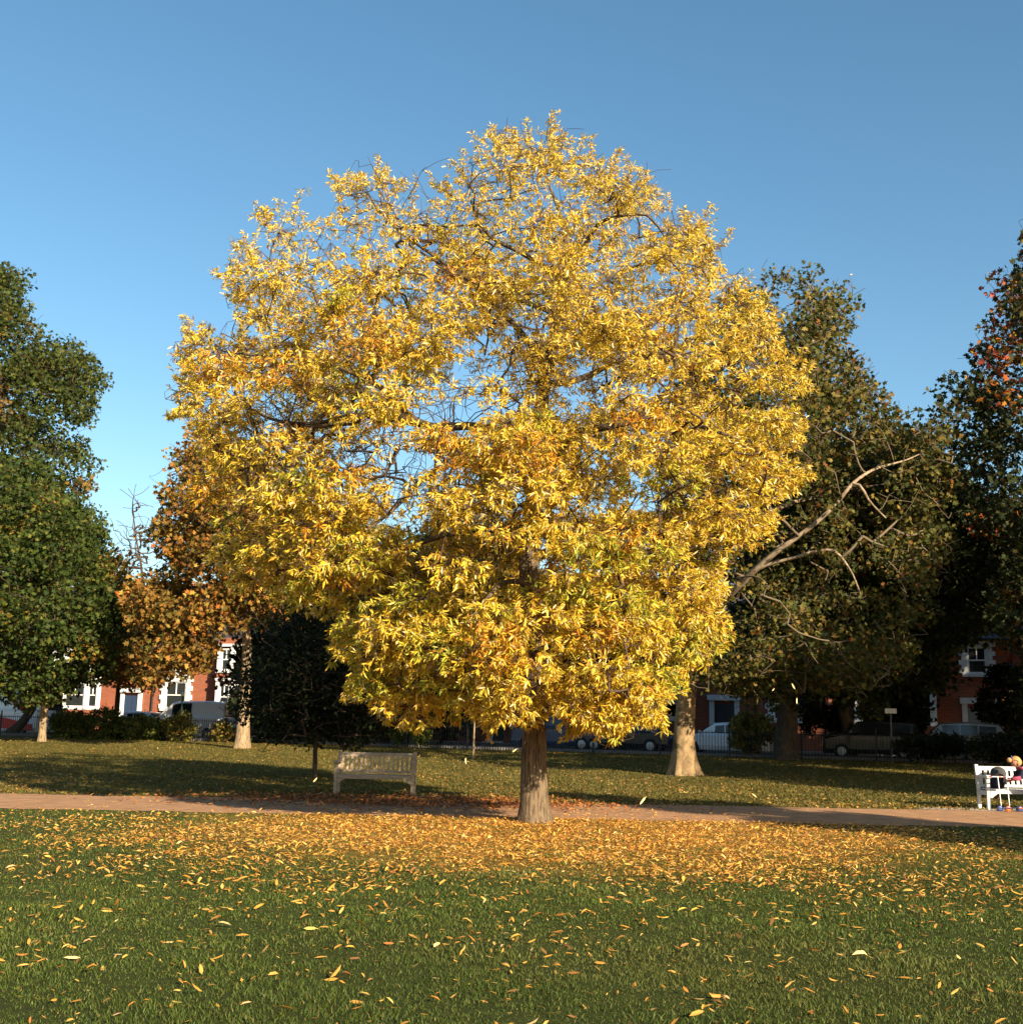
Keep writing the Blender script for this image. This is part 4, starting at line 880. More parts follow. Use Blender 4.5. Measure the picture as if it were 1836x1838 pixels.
    gt = MB(); gt.tube([(0.02, -.42, eave - .22), (W - .02, -.42, eave - .22)], .07, 6); gt.tube([(6.9, -.12, 0), (6.9, -.12, eave - .25)], .05, 6); gt.build('gutter', MT['black_metal'], r_)
    return root
HL = ['red brick house behind the trunks at the far left edge', 'red brick house with the white bay window, between the low green tree and the chestnut', 'red brick house hidden behind the chestnut trunk and little dark tree',
      'red brick house behind the yellow tree and its trunk', 'red brick house behind the plane trunk and the thick black trunk', 'red brick house at the far right, above the white bench']
for k in range(-1, 5): house(k, HL[k + 1], gable=(k % 2 == 0), ridge=10.3 if k < 3 else 8.9, eave=6.3)
for k in range(-1, 5):
    mb = MB(); mb.box(k * 10.8 + .05, k * 10.8 + 4.6, -2.66, -2.42, -.2, .95); mb.box(k * 10.8 + 6.4, k * 10.8 + 10.75, -2.66, -2.42, -.2, .95)
    mb.box(k * 10.8 + .03, k * 10.8 + 4.62, -2.7, -2.38, .952, 1.03); mb.box(k * 10.8 + 6.38, k * 10.8 + 10.77, -2.7, -2.38, .952, 1.03)
    o = mb.build('garden_wall', MT['brick']); o.location = HO; o.scale = (HS, 1, 1); o.rotation_euler = (0, 0, ANG)
    tag(o, 'low brick garden wall before the ' + HL[k + 1].split('red brick ')[1], 'wall', 'low garden walls across the street')

# railings along the park edge
def railings():
    p0, p1 = ST(-14, 15.2), ST(64, 15.2)
    root = empty('railing_fence', (p0.x, p0.y, .34), 'black iron railings running along the far edge of the park', 'fence', None, ANG)
    pk = MB(); n = int(78 / .13)
    for k in range(n): x = k * .13; pk.box(x - .009, x + .009, -.009, .009, .02, 1.12)
    pk.build('pickets', MT['black_metal'], root)
    for z in (.15, 1.0):
        r_ = MB(); r_.box(0, 78, -.02, .02, z, z + .035); r_.build('rail', MT['black_metal'], root)
    for k in range(0, 27):
        q = MB(); q.box(k * 3 - .03, k * 3 + .03, -.03, .03, -.1, 1.25); q.lathe([(.02, 0), (.045, .04), (.02, .09), (.004, .12)], (k * 3, 0, 1.25), 8); q.build('post', MT['black_metal'], root)
railings()

# ------------------------------------------------------------------ vehicles
def car_paint(name, c, rough=.25): 
    m = mat(name, c, rough, .5); m.node_tree.nodes['Principled BSDF'].inputs['Coat Weight'].default_value = .6; return m
def vehicle(name, label, u, v, L_, Wd, prof, belt, paint, group='vehicles parked in the street', flip=False, stripe=None):
    """prof: [(x fraction, roof height)] outline of body top; belt: height where the glass starts"""
    root = empty(name, ST(u, v, .045), label, 'van' if 'van' in name else 'car', group, ANG + (math.pi if flip else 0))
    hw = Wd / 2; xs_ = [p[0] * L_ for p in prof]; hs = [p[1] for p in prof]
    vs = []; fs = []
    for x, h in zip(xs_, hs):
        b = min(belt, h); ed = .9 if x in (xs_[0], xs_[-1]) else 1.0
        ti = hw * .82 if h > belt + .1 else hw * .9
        ring = [(-hw * ed * .9, .22), (-hw * ed, .42), (-hw * ed, b - .05), (-(ti + hw * .06) if h > belt + .1 else -hw * ed * .96, b + (h - b) * .1), (-ti, h - .06 if h > belt + .1 else h - .02), (-ti * .85, h), (ti * .85, h), (ti, h - .06 if h > belt + .1 else h - .02), ((ti + hw * .06) if h > belt + .1 else hw * ed * .96, b + (h - b) * .1), (hw * ed, b - .05), (hw * ed, .42), (hw * ed * .9, .22)]
        vs += [(x - L_ / 2, y, z) for y, z in ring]
    n = 12
    for a in range(len(xs_) - 1):
        for j in range(n): fs.append((a * n + j, a * n + (j + 1) % n, (a + 1) * n + (j + 1) % n, (a + 1) * n + j))
    fs += [tuple(range(n)), tuple(range((len(xs_) - 1) * n, len(xs_) * n))[::-1]]
    mb = MB(); mb.add(vs, fs); bo = mb.build('body', paint, root, smooth=False, bevel=.03)
    # glass, standing slightly proud of the tapered cabin
    def prof_h(x): return np.interp(x, xs_, hs)
    cab = [x for x, h in zip(xs_, hs) if h > belt + .25]
    x0, x1 = cab[0], cab[-1]
    for sy in (-1, 1):
        lo = hw * .90; up_ = hw * .835
        segs = 3 if L_ < 4.8 else 2
        span0, span1 = x0 + .05, (x1 - .08 if 'van' not in name else x0 + 1.3)
        for k in range(segs):
            a = span0 + (span1 - span0) * k / segs + .03; b = span0 + (span1 - span0) * (k + 1) / segs - .03
            g_ = MB(); t_a, t_b = prof_h(a) - .12, prof_h(b) - .12
            g_.add([(a - L_/2, sy * lo, belt + .06), (b - L_/2, sy * lo, belt + .06), (b - L_/2, sy * (up_ + .012), t_b), (a - L_/2, sy * (up_ + .012), t_a),
                    (a - L_/2, sy * (lo - .03), belt + .06), (b - L_/2, sy * (lo - .03), belt + .06), (b - L_/2, sy * (up_ - .02), t_b), (a - L_/2, sy * (up_ - .02), t_a)],
                   [(0, 1, 2, 3), (4, 7, 6, 5), (0, 4, 5, 1), (1, 5, 6, 2), (2, 6, 7, 3), (3, 7, 4, 0)])
            g_.build('side_window', MT['glass'], root)
    # windscreens follow the slope between bonnet and roof
    for (ia, ib, nm) in ([(i_, i_ + 1, 'windscreen') for i_ in range(len(hs) - 1) if hs[i_ + 1] - hs[i_] > .3] + [(i_ + 1, i_, 'rear_window') for i_ in range(len(hs) - 1) if hs[i_] - hs[i_ + 1] > .3]):
        xa, xb = xs_[ia] - L_/2, xs_[ib] - L_/2; ha, hb = max(hs[ia], belt) + .04, hs[ib] - .06; s_ = -1 if xb > xa else 1
        g_ = MB(); d_ = .025 * s_
        g_.add([(xa + (xb - xa) * .06 + d_, -hw * .78, ha + .03), (xa + (xb - xa) * .06 + d_, hw * .78, ha + .03), (xb - (xb - xa) * .08 + d_, hw * .7, hb + .03), (xb - (xb - xa) * .08 + d_, -hw * .7, hb + .03),
                (xa + .03 * -s_, -hw * .76, ha - .02), (xa + .03 * -s_, hw * .76, ha - .02), (xb, hw * .68, hb - .03), (xb, -hw * .68, hb - .03)],
               [(0, 1, 2, 3), (4, 7, 6, 5), (0, 4, 5, 1), (1, 5, 6, 2), (2, 6, 7, 3), (3, 7, 4, 0)])
        g_.build(nm, MT['glass'], root)
    for x in (L_ * .19, L_ * .81):
        for sy in (-1, 1):
            w_ = MB(); w_.lathe([(.20, -.1), (.30, -.1), (.325, -.07), (.325, .07), (.30, .1), (.20, .1)], (x - L_/2, sy * (hw - .07), .325), 20, 'y')
            wo = w_.build('wheel', MT['rubber'], root)
            r_ = MB(); r_.lathe([(.02, -.112), (.19, -.10), (.195, .10), (.02, .112)], (x - L_/2, sy * (hw - .07), .325), 14, 'y'); r_.build('rim', MT['rim'], wo)
    hm = mat('lamp_glass', (.75, .78, .8), .15, .5); tm = mat('tail_lamp_red', (.45, .02, .015), .2, .5)
    for sy in (-1, 1):
        z = .62
        a = MB(); a.box(-L_/2 - .015, -L_/2 + .12, sy * hw * .72 - .16, sy * hw * .72 + .16, z, z + .15); a.build('headlight', hm, root, bevel=.02)
        a = MB(); a.box(L_/2 - .1, L_/2 + .015, sy * hw * .74 - .13, sy * hw * .74 + .13, z + .08, z + .27); a.build('taillight', tm, root, bevel=.02)
        a = MB(); a.box(L_ * .27 - L_/2, L_ * .27 - L_/2 + .12, sy * (hw + .02), sy * (hw + .2), belt + .02, belt + .16); a.build('wing_mirror', paint, root, bevel=.02)
    if stripe: stripe(root, L_, hw)
    return root
CAR = [(0, .66), (.03, .74), (.22, .92), (.27, .96), (.42, 1.42), (.60, 1.47), (.78, 1.38), (.93, .98), (1, .86)]
SUV = [(0, .78), (.03, .88), (.20, 1.05), (.24, 1.08), (.36, 1.62), (.60, 1.68), (.90, 1.6), (.98, 1.0), (1, .85)]
VAN = [(0, .8), (.03, .95), (.13, 1.12), (.16, 1.16), (.33, 1.92), (.42, 2.02), (.80, 2.05), (.97, 1.98), (1, 1.1)]
BOXV = [(0, .85), (.02, 1.0), (.12, 1.2), (.14, 1.25), (.24, 2.1), (.30, 2.35), (.7, 2.42), (.985, 2.40), (1, 1.2)]
def upx(px, v, z=0):
    """distance along the terrace at which offset v is seen at column px"""
    best = None
    for k in range(-300, 900):
        u = k * .1; p = ST(u, v); q = 918 + F * p.x / p.y
        if best is None or abs(q - px) < best[0]: best = (abs(q - px), u)
    return best[1]
P_white = car_paint('van_white', (.80, .81, .82)); P_silver = car_paint('car_silver', (.42, .45, .48)); P_blue = car_paint('car_blue', (.03, .06, .13)); P_black = car_paint('car_black', (.02, .022, .026)); P_grey = car_paint('car_grey', (.16, .18, .21))
red_m = mat('red_livery', (.62, .03, .018), .4, .4)
def red_stripe(root, L_, hw):
    s = MB(); e = hw + .02
    for sy in (-1, 1):
        y0, y1 = (sy * e - .012, sy * e + .012)
        s.prism([(-L_*.47, 1.30), (-L_*.47, .72), (L_*.20, .30), (L_*.44, .25), (L_*.44, .60), (L_*.1, .95)], 1, y0, y1)
    s.build('side_stripe', red_m, root)
    s = MB()
    for sy in (-1, 1): s.prism([(L_*.24, 1.3), (L_*.28, 1.75), (L_*.34, 1.85), (L_*.40, 1.7), (L_*.44, 1.35), (L_*.38, 1.1), (L_*.3, 1.1)], 1, sy * (hw * .84 + .07) - .012 * sy, sy * (hw * .84 + .11))
    s.build('side_emblem', red_m, root)
vehicle('delivery_van', 'white van with a slanting red stripe, parked behind the trunks at the far left', upx(38, 11.6), 11.6, 6.0, 2.1, BOXV, 1.35, P_white, flip=False, stripe=red_stripe)
vehicle('parked_van', 'white van parked behind the yellowing bush and the green lamp post', upx(364, 11.4), 11.4, 5.0, 1.95, VAN, 1.2, P_white)
vehicle('parked_car', 'silver car whose windscreen shows just left of the white van', upx(268, 7.2), 7.2, 4.2, 1.75, CAR, .92, P_silver)
vehicle('parked_car', 'dark car glimpsed under the little dark tree', upx(560, 11.6), 11.6, 4.3, 1.78, CAR, .92, P_grey)
vehicle('parked_car', 'blue-black car with a red tail lamp just right of the yellow tree trunk', upx(1010, 11.6), 11.6, 4.4, 1.8, SUV, 1.08, P_blue, flip=True)
vehicle('parked_car', 'dark car just left of the plane trunk, under the yellow leaves', upx(1130, 11.6), 11.6, 4.3, 1.78, CAR, .92, P_black)
vehicle('parked_car', 'white car parked immediately right of the plane trunk', upx(1302, 11.2), 11.2, 4.3, 1.78, CAR, .92, P_white)
vehicle('parked_car', 'black car with a pale roof line, left of the sign post', upx(1565, 11.4), 11.4, 4.2, 1.75, SUV, 1.08, P_black)
vehicle('parked_car', 'grey-blue car below the big window at the right', upx(1712, 11.4), 11.4, 4.3, 1.78, SUV, 1.08, P_grey)

# ------------------------------------------------------------------ street furniture
def lamp_post():
    Y = 60.5; b = P(322, 1335, Y); root = empty('lamp_post', (b.x, Y, .33), 'slim green post with a small white top among the bushes before the white van', 'post')
    z = P(324, 1243, Y).z - .33
    m = MB(); m.lathe([(.09, 0), (.09, .5), (.05, .6), (.04, z - .22), (.05, z - .2)], (0, 0, 0), 12); m.build('pole', MT['green_metal'], root)
    m = MB(); m.lathe([(.05, z - .198), (.10, z - .17), (.11, z - .05), (.06, z), (.01, z + .02)], (0, 0, 0), 12); m.build('top_cap', MT['white_paint'], root)
lamp_post()
def sign_post():
    Y = 48.6; b = P(1600, 1330, Y); root = empty('sign_post', (b.x, Y, float(gz(b.x, Y))), 'pale post with a small white sign plate behind the black car at right', 'sign')
    z = P(1598, 1280, Y).z - root.location.z
    m = MB(); m.tube([(0, 0, -.1), (0, 0, z)], .03, 8); m.build('pole', MT['paving'], root)
    m = MB(); m.box(-.24, .24, -.045, -.031, z - .02, z + .18); m.build('sign_plate', MT['white_paint'], root, bevel=.004)
sign_post()

# ------------------------------------------------------------------ benches
def bench(name, label, x, y, Wd, m, nsl, top=.92, rz=0):
    root = empty(name, (x, y, float(gz(x, y))), label, 'bench', None, rz)
    hw = Wd / 2
    for sx in (-1, 1):
        a = MB(); xx = sx * (hw - .035); a.box(xx - .035, xx + .035, 0, .07, 0, .66); a.build('leg', m, root, bevel=.006)
        a = MB(); vs = []
        for (yy, z) in ((.50, 0), (.50, .42), (.60, top)):
            vs += [(xx - .035, yy, z), (xx + .035, yy, z), (xx + .035, yy + .07, z), (xx - .035, yy + .07, z)]
        a.add(vs, [(0, 3, 2, 1), (0, 1, 5, 4), (1, 2, 6, 5), (2, 3, 7, 6), (3, 0, 4, 7), (4, 5, 9, 8), (5, 6, 10, 9), (6, 7, 11, 10), (7, 4, 8, 11), (8, 9, 10, 11)])
        a.build('leg', m, root, bevel=.006)
        a = MB(); a.prism([(-.06, .663), (.56, .655), (.56, .70), (.2, .705), (0, .72), (-.06, .70)], 0, xx - .05, xx + .05); a.build('armrest', m, root, bevel=.008)
        a = MB(); a.box(xx - .022, xx + .022, .072, .498, .30, .39); a.build('side_rail', m, root)
        a = MB(); a.prism([(0, .338), (.16, .338), (.10, .30), (.04, .25), (0, .25)] if sx < 0 else [(0, .338), (0, .25), (-.04, .25), (-.10, .30), (-.16, .338)], 1, .02, .05)
        o = a.build('bracket', m, root); o.location = (sx * (hw - .072), 0, 0)
    a = MB(); a.box(-hw + .072, hw - .072, .012, .05, .34, .425); a.build('seat_rail', m, root, bevel=.005)
    st = MB()
    for k in range(6): st.box(-hw + .075, hw - .075, .052 + k * .075, .052 + k * .075 + .062, .41, .432)
    st.build('seat', m, root, bevel=.004)
    br = MB()
    def by(z): return .50 + (z - .42) / (top - .42) * .10 + .02
    for (z0, z1) in ((.80, .885), (.455, .51)):
        br.add([(-hw + .072, by(z0), z0), (hw - .072, by(z0), z0), (hw - .072, by(z0) + .035, z0), (-hw + .072, by(z0) + .035, z0), (-hw + .072, by(z1), z1), (hw - .072, by(z1), z1), (hw - .072, by(z1) + .035, z1), (-hw + .072, by(z1) + .035, z1)],
               [(0, 3, 2, 1), (4, 5, 6, 7), (0, 1, 5, 4), (1, 2, 6, 5), (2, 3, 7, 6), (3, 0, 4, 7)])
    bo = br.build('backrest', m, root, bevel=.005)
    step = (Wd - .22) / (nsl - 1)
    for k in range(nsl):
        c = -hw + .11 + k * step; s = MB(); w_ = step * .27
        z0, z1 = .512, .798
        s.add([(c - w_, by(z0) + .008, z0), (c + w_, by(z0) + .008, z0), (c + w_, by(z0) + .026, z0), (c - w_, by(z0) + .026, z0), (c - w_, by(z1) + .008, z1), (c + w_, by(z1) + .008, z1), (c + w_, by(z1) + .026, z1), (c - w_, by(z1) + .026, z1)],
              [(0, 3, 2, 1), (4, 5, 6, 7), (0, 1, 5, 4), (1, 2, 6, 5), (2, 3, 7, 6), (3, 0, 4, 7)])
        s.build('slat', m, bo)
    return root
gb = P(670, 1421, 25.9)
bench('park_bench', 'weathered grey-brown wooden bench beside the path, left of the yellow tree', gb.x, 25.9, 1.72, MT['old_wood'], 16)
wb = P(1773, 1450, 25.3)
WBX = wb.x + .9
bench('park_bench', 'white painted wooden bench at the right edge, with a child leaning on it', WBX, 25.3, 1.8, mat('bench_white', (.55, .54, .50), .6, .3, noise=(7, .16, (1, 3, 3))), 15)
for (cx, cy, rx, ry, nm) in ((gb.x - .82, 25.75, .32, .28, 0), (gb.x + .95, 25.7, .62, .35, 1), (WBX - .5, 25.45, 2.1, .42, 2)):
    rg = np.random.default_rng(nm + 5); m = MB(); n = 40
    ring = [(cx + rx * math.cos(t) * f, cy + ry * math.sin(t) * f, float(gz(cx, cy)) + .009) for t, f in [(2 * math.pi * k / n, 1 + .1 * rg.normal()) for k in range(n)]]
    m.add(ring, [tuple(range(n))]); o = m.build('bare_ground', MT['concrete']); tag(o, kind='structure')

# ------------------------------------------------------------------ child, rucksack, scooters at the white bench
def skin_body(name, joints, edges, mats, root, sub=2):
    me = bpy.data.meshes.new(name); me.from_pydata([j[0] for j in joints], edges, []); me.update()
    o = link_mesh(name, me, mats, root)
    sk_ = o.modifiers.new('skin', 'SKIN'); lay = me.skin_vertices[0].data if me.skin_vertices else None
    if lay is None:
        bm = bmesh.new(); bm.from_mesh(me); bm.verts.layers.skin.verify(); bm.to_mesh(me); bm.free(); lay = me.skin_vertices[0].data
    for k, j in enumerate(joints):
        r = j[1]; lay[k].radius = r if hasattr(r, '__len__') else (r, r); lay[k].use_root = (k == 0)
    s_ = o.modifiers.new('sub', 'SUBSURF'); s_.levels = sub; s_.render_levels = sub
    for p in me.polygons: p.use_smooth = True
    return o
skin_m = mat('skin', (.42, .22, .14), .55, .3); navy = mat('navy_cloth', (.016, .018, .034), .9, .15, noise=(14, .3, (1, 1, 1))); pink = mat('pink_cloth', (.26, .05, .09), .85, .2)
blond = mat('blond_hair', (.42, .22, .08), .6, .3, noise=(30, .3, (1, 1, 4))); blue_m = mat('blue_plastic', (.02, .035, .14), .4, .4); grey_c = mat('grey_cloth', (.055, .055, .055), .95, .1, noise=(25, .4, (1, 1, 1)), bump=(60, .8, .01))
def child():
    # stands in front of the bench bending forward to the left, one hand out to the scooter
    px_ = P(1836, 1440, 25.05)
    root = empty('person', (px_.x + .04, 25.02, 0), 'blond child in dark coat with pink collar, bending at the white bench', 'person')
    # joints: pelvis first; facing -x, leaning
    J = [((.22, .02, .50), (.13, .12)), ((.16, .0, .62), (.125, .12)), ((.04, -.01, .76), (.135, .12)), ((-.06, -.01, .84), (.10, .09)), ((-.10, -.01, .885), (.045, .045)), ((-.13, -.01, .93), (.055, .05)),
         ((.24, -.08, .44), (.085, .085)), ((.14, -.10, .25), (.06, .06)), ((.20, -.11, .07), (.042, .042)), ((.10, -.12, .035), (.035, .03)),
         ((.26, .12, .44), (.085, .085)), ((.20, .13, .25), (.06, .06)), ((.26, .13, .07), (.042, .042)), ((.16, .13, .035), (.035, .03)),
         ((-.08, -.13, .80), (.06, .055)), ((-.16, -.17, .68), (.045, .045)), ((-.34, -.16, .665), (.033, .033)),
         ((-.07, .12, .80), (.06, .055)), ((-.14, .18, .66), (.045, .045)), ((-.30, .15, .62), (.033, .033))]
    E = [(0, 1), (1, 2), (2, 3), (3, 4), (4, 5), (0, 6), (6, 7), (7, 8), (8, 9), (0, 10), (10, 11), (11, 12), (12, 13), (3, 14), (14, 15), (15, 16), (3, 17), (17, 18), (18, 19)]
    skin_body('body', J, E, navy, root)
    # head with face, turned down and to the left
    bm = bmesh.new(); bmesh.ops.create_uvsphere(bm, u_segments=24, v_segments=18, radius=1)
    hc = Vector((-.16, -.01, 1.0))
    for v_ in bm.verts:
        c = v_.co.copy(); x, y, z = c
        q = Vector((x * .098, y * .078, z * .112))
        if z < -.1: q.x *= 1 - .18 * (-z - .1); q.y *= 1 - .38 * (-z - .1)
        nd = math.exp(-((y / .22) ** 2 + ((z + .1) / .2) ** 2)) if x < 0 else 0; q.x -= .022 * nd                       # nose
        ed = sum(math.exp(-(((y - s) / .16) ** 2 + ((z - .05) / .12) ** 2)) for s in (-.38, .38)) if x < 0 else 0; q.x += .010 * ed   # eye sockets
        mo = math.exp(-((y / .3) ** 2 + ((z + .42) / .07) ** 2)) if x < 0 else 0; q.x -= .005 * mo
        v_.co = hc + Matrix.Rotation(R(-28), 3, 'Y') @ q
    me = bpy.data.meshes.new('head'); bm.to_mesh(me); bm.free()
    for p in me.polygons: p.use_smooth = True
    hd = link_mesh('head', me, skin_m, root)
    rot = Matrix.Rotation(R(-28), 3, 'Y')
    for s in (-1, 1):
        e = MB(); c = hc + rot @ Vector((-.088, s * .031, .006)); e.lathe([(.002, -.010), (.009, -.005), (.011, 0), (.009, .005), (.002, .010)], tuple(c), 10); e.build('eye', mat('eye', (.05, .04, .03), .2), hd, smooth=True)
        e = MB(); c = hc + rot @ Vector((.0, s * .079, -.008)); e.lathe([(.006, -.026), (.016, -.012), (.018, .008), (.006, .026)], tuple(c), 10); e.build('ear', skin_m, hd, smooth=True)
    # hair cap with bun
    bm = bmesh.new(); bmesh.ops.create_uvsphere(bm, u_segments=24, v_segments=18, radius=1)
    kill = [v_ for v_ in bm.verts if (v_.co.x < -.25 and v_.co.z < .45) or v_.co.z < -.75]
    bmesh.ops.delete(bm, geom=kill, context='VERTS')
    for v_ in bm.verts:
        w_ = 1 + .03 * math.sin(v_.co.y * 40 + v_.co.x * 9); v_.co = hc + rot @ Vector((v_.co.x * .112 * w_ + .008, v_.co.y * .092 * w_, v_.co.z * .124 * w_ + .006))
    me = bpy.data.meshes.new('hair'); bm.to_mesh(me); bm.free()
    for p in me.polygons: p.use_smooth = True
    ho = link_mesh('hair', me, blond, root); sm = ho.modifiers.new('t', 'SOLIDIFY'); sm.thickness = .01
    b_ = MB(); c = (-.235, -.01, 1.04)
    b_.lathe([(.01, -.05), (.04, -.035), (.052, 0), (.04, .035), (.01, .05)], (-.30, -.02, 1.045), 14); b_.build('hair_bunch', blond, root, smooth=True)
    t_ = MB(); t_.lathe([(.028, -.02), (.036, 0), (.028, .02)], (-.25, -.02, 1.08), 12); t_.box(-.258, -.242, -.03, -.01, 1.09, 1.14); t_.build('hair_tie', blue_m, root)
    # collar and sleeve cuffs
    c_ = MB(); c_.tube([(-.02, -.13, .83), (-.09, -.10, .885), (-.13, .0, .87), (-.10, .09, .885), (-.02, .12, .84)], [.03, .035, .035, .035, .03], 10); c_.build('collar', pink, root, smooth=True)
    for (a, b) in (((-.155, -.172, .683), (-.335, -.162, .665)), ((-.24, .165, .64), (-.30, .15, .62))):
        s = MB(); s.tube([a, tuple((Vector(a) + Vector(b)) / 2), b], [.052, .044, .040], 12); s.build('sleeve', pink, root, smooth=True)
    # hands: palm with five curled fingers round the handle
    for (wx, wy, wz, s) in ((-.345, -.16, .664, -1), (-.305, .15, .619, 1)):
        Jh = [((wx + .02, wy, wz), (.017, .013)), ((wx - .03, wy, wz - .002), (.024, .012))]; Eh = [(0, 1)]
        for f in range(4):
            o = (f - 1.5) * .012; ln = (.020, .024, .022, .017)[f]
            k = len(Jh); Jh += [((wx - .045, wy + o, wz - .002), .0065), ((wx - .045 - ln, wy + o, wz - .008), .006), ((wx - .047 - ln, wy + o, wz - .024), .0052)]; Eh += [(1, k), (k, k + 1), (k + 1, k + 2)]
        k = len(Jh); Jh += [((wx - .015, wy - .026 * s, wz - .006), .007), ((wx - .04, wy - .034 * s, wz - .016), .006)]; Eh += [(0, k), (k, k + 1)]
        skin_body('hand', Jh, Eh, skin_m, root, 1)
    for y in (-.12, .13):
        s = MB(); dx = .0 if y < 0 else .06
        s.prism([(.06 + dx, .0), (.26 + dx, .0), (.27 + dx, .10), (.20 + dx, .12), (.12 + dx, .07), (.06 + dx, .05)], 1, y - .045, y + .045); s.build('shoe', MT['white_paint'], root, smooth=False, bevel=.015)
child()
def rucksack():
    c = P(1792, 1400, 25.55); x = c.x
    root = empty('rucksack', (x, 25.62, .432), 'dark grey rucksack with a round furry top standing on the white bench', 'bag')
    m = MB(); m.lathe([(.02, 0), (.13, .01), (.15, .08), (.145, .2), (.12, .28), (.09, .30)], (0, 0, 0), 20); o = m.build('bag', navy, root, smooth=True)
    m = MB(); m.lathe([(.03, .28), (.12, .30), (.155, .36), (.16, .42), (.13, .49), (.06, .53), (.01, .535)], (.02, -.02, -.08), 22); m.build('hood', grey_c, root, smooth=True)
    for s in (-1, 1):
        m = MB(); m.tube([(s * .07, -.13, .05), (s * .075, -.165, .14), (s * .06, -.13, .25)], .014, 8); m.build('strap', grey_c, root, smooth=True)
rucksack()
def scooter(label, px, col, lean, handle):
    b = P(px, 1452, 24.95); root = empty('scooter', (b.x, 24.95, .0), label, 'scooter')
    tmpl = MB(); tmpl.tube([(0, 0, .12), (lean, .05, .70)], .012, 8); tmpl.build('stem', MT['rim'], root)
    m = MB(); m.tube([(lean - .13, .05, .70), (lean + .13, .05, .70)], .012, 8); h = m.build('handlebar', MT['rim'], root)
    for s in (-1, 1):
        m = MB(); m.tube([(lean + s * .12, .05, .70), (lean + s * .17, .05, .70)], .018, 8); m.build('grip', handle, h)
    m = MB(); m.box(.02, .36, -.05, .05, .07, .09); m.build('deck', col, root, bevel=.01)
    for x in (-.03, .38):
        m = MB(); m.lathe([(.02, -.018), (.05, -.02), (.06, -.01), (.06, .01), (.05, .02), (.02, .018)], (x, 0, .06), 18, 'y'); m.build('wheel', col, root, smooth=True)
    m = MB(); m.tube([(0, 0, .13), (-.03, 0, .06)], .012, 8); m.build('fork', MT['rim'], root)
orange_m = mat('orange_plastic', (.45, .10, .02), .4, .4)
scooter('blue wheeled child scooter standing before the left half of the white bench', 1797, blue_m, -.02, pink)
scooter('orange child scooter standing by the knees of the child at the white bench', 1812, orange_m, -.01, orange_m)

# ------------------------------------------------------------------ grass
def grass():
    rg = np.random.default_rng(99)
    segs = [(5.0, 8.5, 2600, .034, .0028), (8.5, 12, 1500, .034, .0038), (12, 16, 700, .032, .0052), (16, 20.6, 320, .030, .007)]
    PP = []; HH = []; WW = []
    for (a, b, dn, h, wd) in segs:
        hwid = b * .455 + .6; n = int((b - a) * 2 * hwid * dn); p = np.stack([rg.uniform(-hwid, hwid, n), rg.uniform(a, b, n)], 1)
        ok = np.abs(p[:, 0]) < p[:, 1] * .455 + .5; p = p[ok]; n = len(p); PP.append(p)
        tuft = .75 + .35 * np.sin(p[:, 0] * 3.1 + 2 * np.sin(p[:, 1] * 1.9)) * np.sin(p[:, 1] * 4.3 + p[:, 0]) + .15 * np.sin(p[:, 0] * 13) * np.sin(p[:, 1] * 17)
        HH.append(h * tuft * rg.uniform(.5, 1.35, n)); WW.append(np.full(n, wd) * rg.uniform(.7, 1.3, n))
    # the lawn behind the path
    hw_ = 30; n = 90000; y = rg.uniform(24.4, 60, n) ; y = 24.4 + (y - 24.4) ** 1.0; x = rg.uniform(-1, 1, n) * y * .46
    ok = y > path_edges(x)[1] + .02; PP.append(np.stack([x[ok], y[ok]], 1)); HH.append(rg.uniform(.02, .06, ok.sum())); WW.append(rg.uniform(.012, .024, ok.sum()))
    p = np.concatenate(PP); h = np.concatenate(HH); wd = np.concatenate(WW); n = len(p)
    ok = ~((p[:, 1] > path_edges(p[:, 0])[0] - .02) & (p[:, 1] < path_edges(p[:, 0])[1] + .02)); p, h, wd = p[ok], h[ok], wd[ok]; n = len(p)
    z = gz(p[:, 0], p[:, 1]); b = np.stack([p[:, 0], p[:, 1], z - .004], 1)
    az = rg.uniform(0, 6.28, n); s = np.stack([np.cos(az), np.sin(az), np.zeros(n)], 1) * wd[:, None]
    ln = rg.normal(0, .55, (n, 2)) * h[:, None]; tip = b + np.stack([ln[:, 0], ln[:, 1], h], 1); mid = b + np.stack([ln[:, 0] * .35, ln[:, 1] * .35, h * .6], 1)
    v = np.stack([b - s, b + s, mid - s * .8, mid + s * .8, tip], 1).reshape(-1, 3)
    i = np.arange(n)[:, None] * 5
    col = palette(rg, n, [(.058, .090, .014), (.082, .120, .018), (.120, .142, .024), (.20, .17, .05)], [.4, .34, .2, .06], .18)
    far = p[:, 1] > 24; col[far] = palette(rg, far.sum(), [(.085, .083, .015), (.125, .104, .020), (.175, .115, .026)], [.4, .4, .2], .18)
    lush = np.clip(.5 + .5 * np.sin(p[:, 0] * .6 + 1.5) * np.sin(p[:, 1] * .55 + .5), 0, 1)[:, None]; dry = np.clip(np.sin(p[:, 0] * .37 + 2.1 * np.sin(p[:, 1] * .31)) * np.sin(p[:, 1] * .83 + p[:, 0] * .5) + .2 * np.sin(p[:, 0] * 3.7) * np.sin(p[:, 1] * 4.9), 0, 1)[:, None]
    col = col * (.85 + .3 * lush); col = col * (1 - .35 * dry) + np.array([[.15, .125, .035]]) * .35 * dry
    me = np_mesh('grass', v, tris=i + np.array([[2, 3, 4]]), quads=i + np.array([[0, 1, 3, 2]]), color=np.repeat(col, 5, 0))
    o = link_mesh('grass', me, MT['grass']); tag(o, 'short green lawn grass on both sides of the path', 'grass', None, 'stuff')
    print('blades', n)
grass()

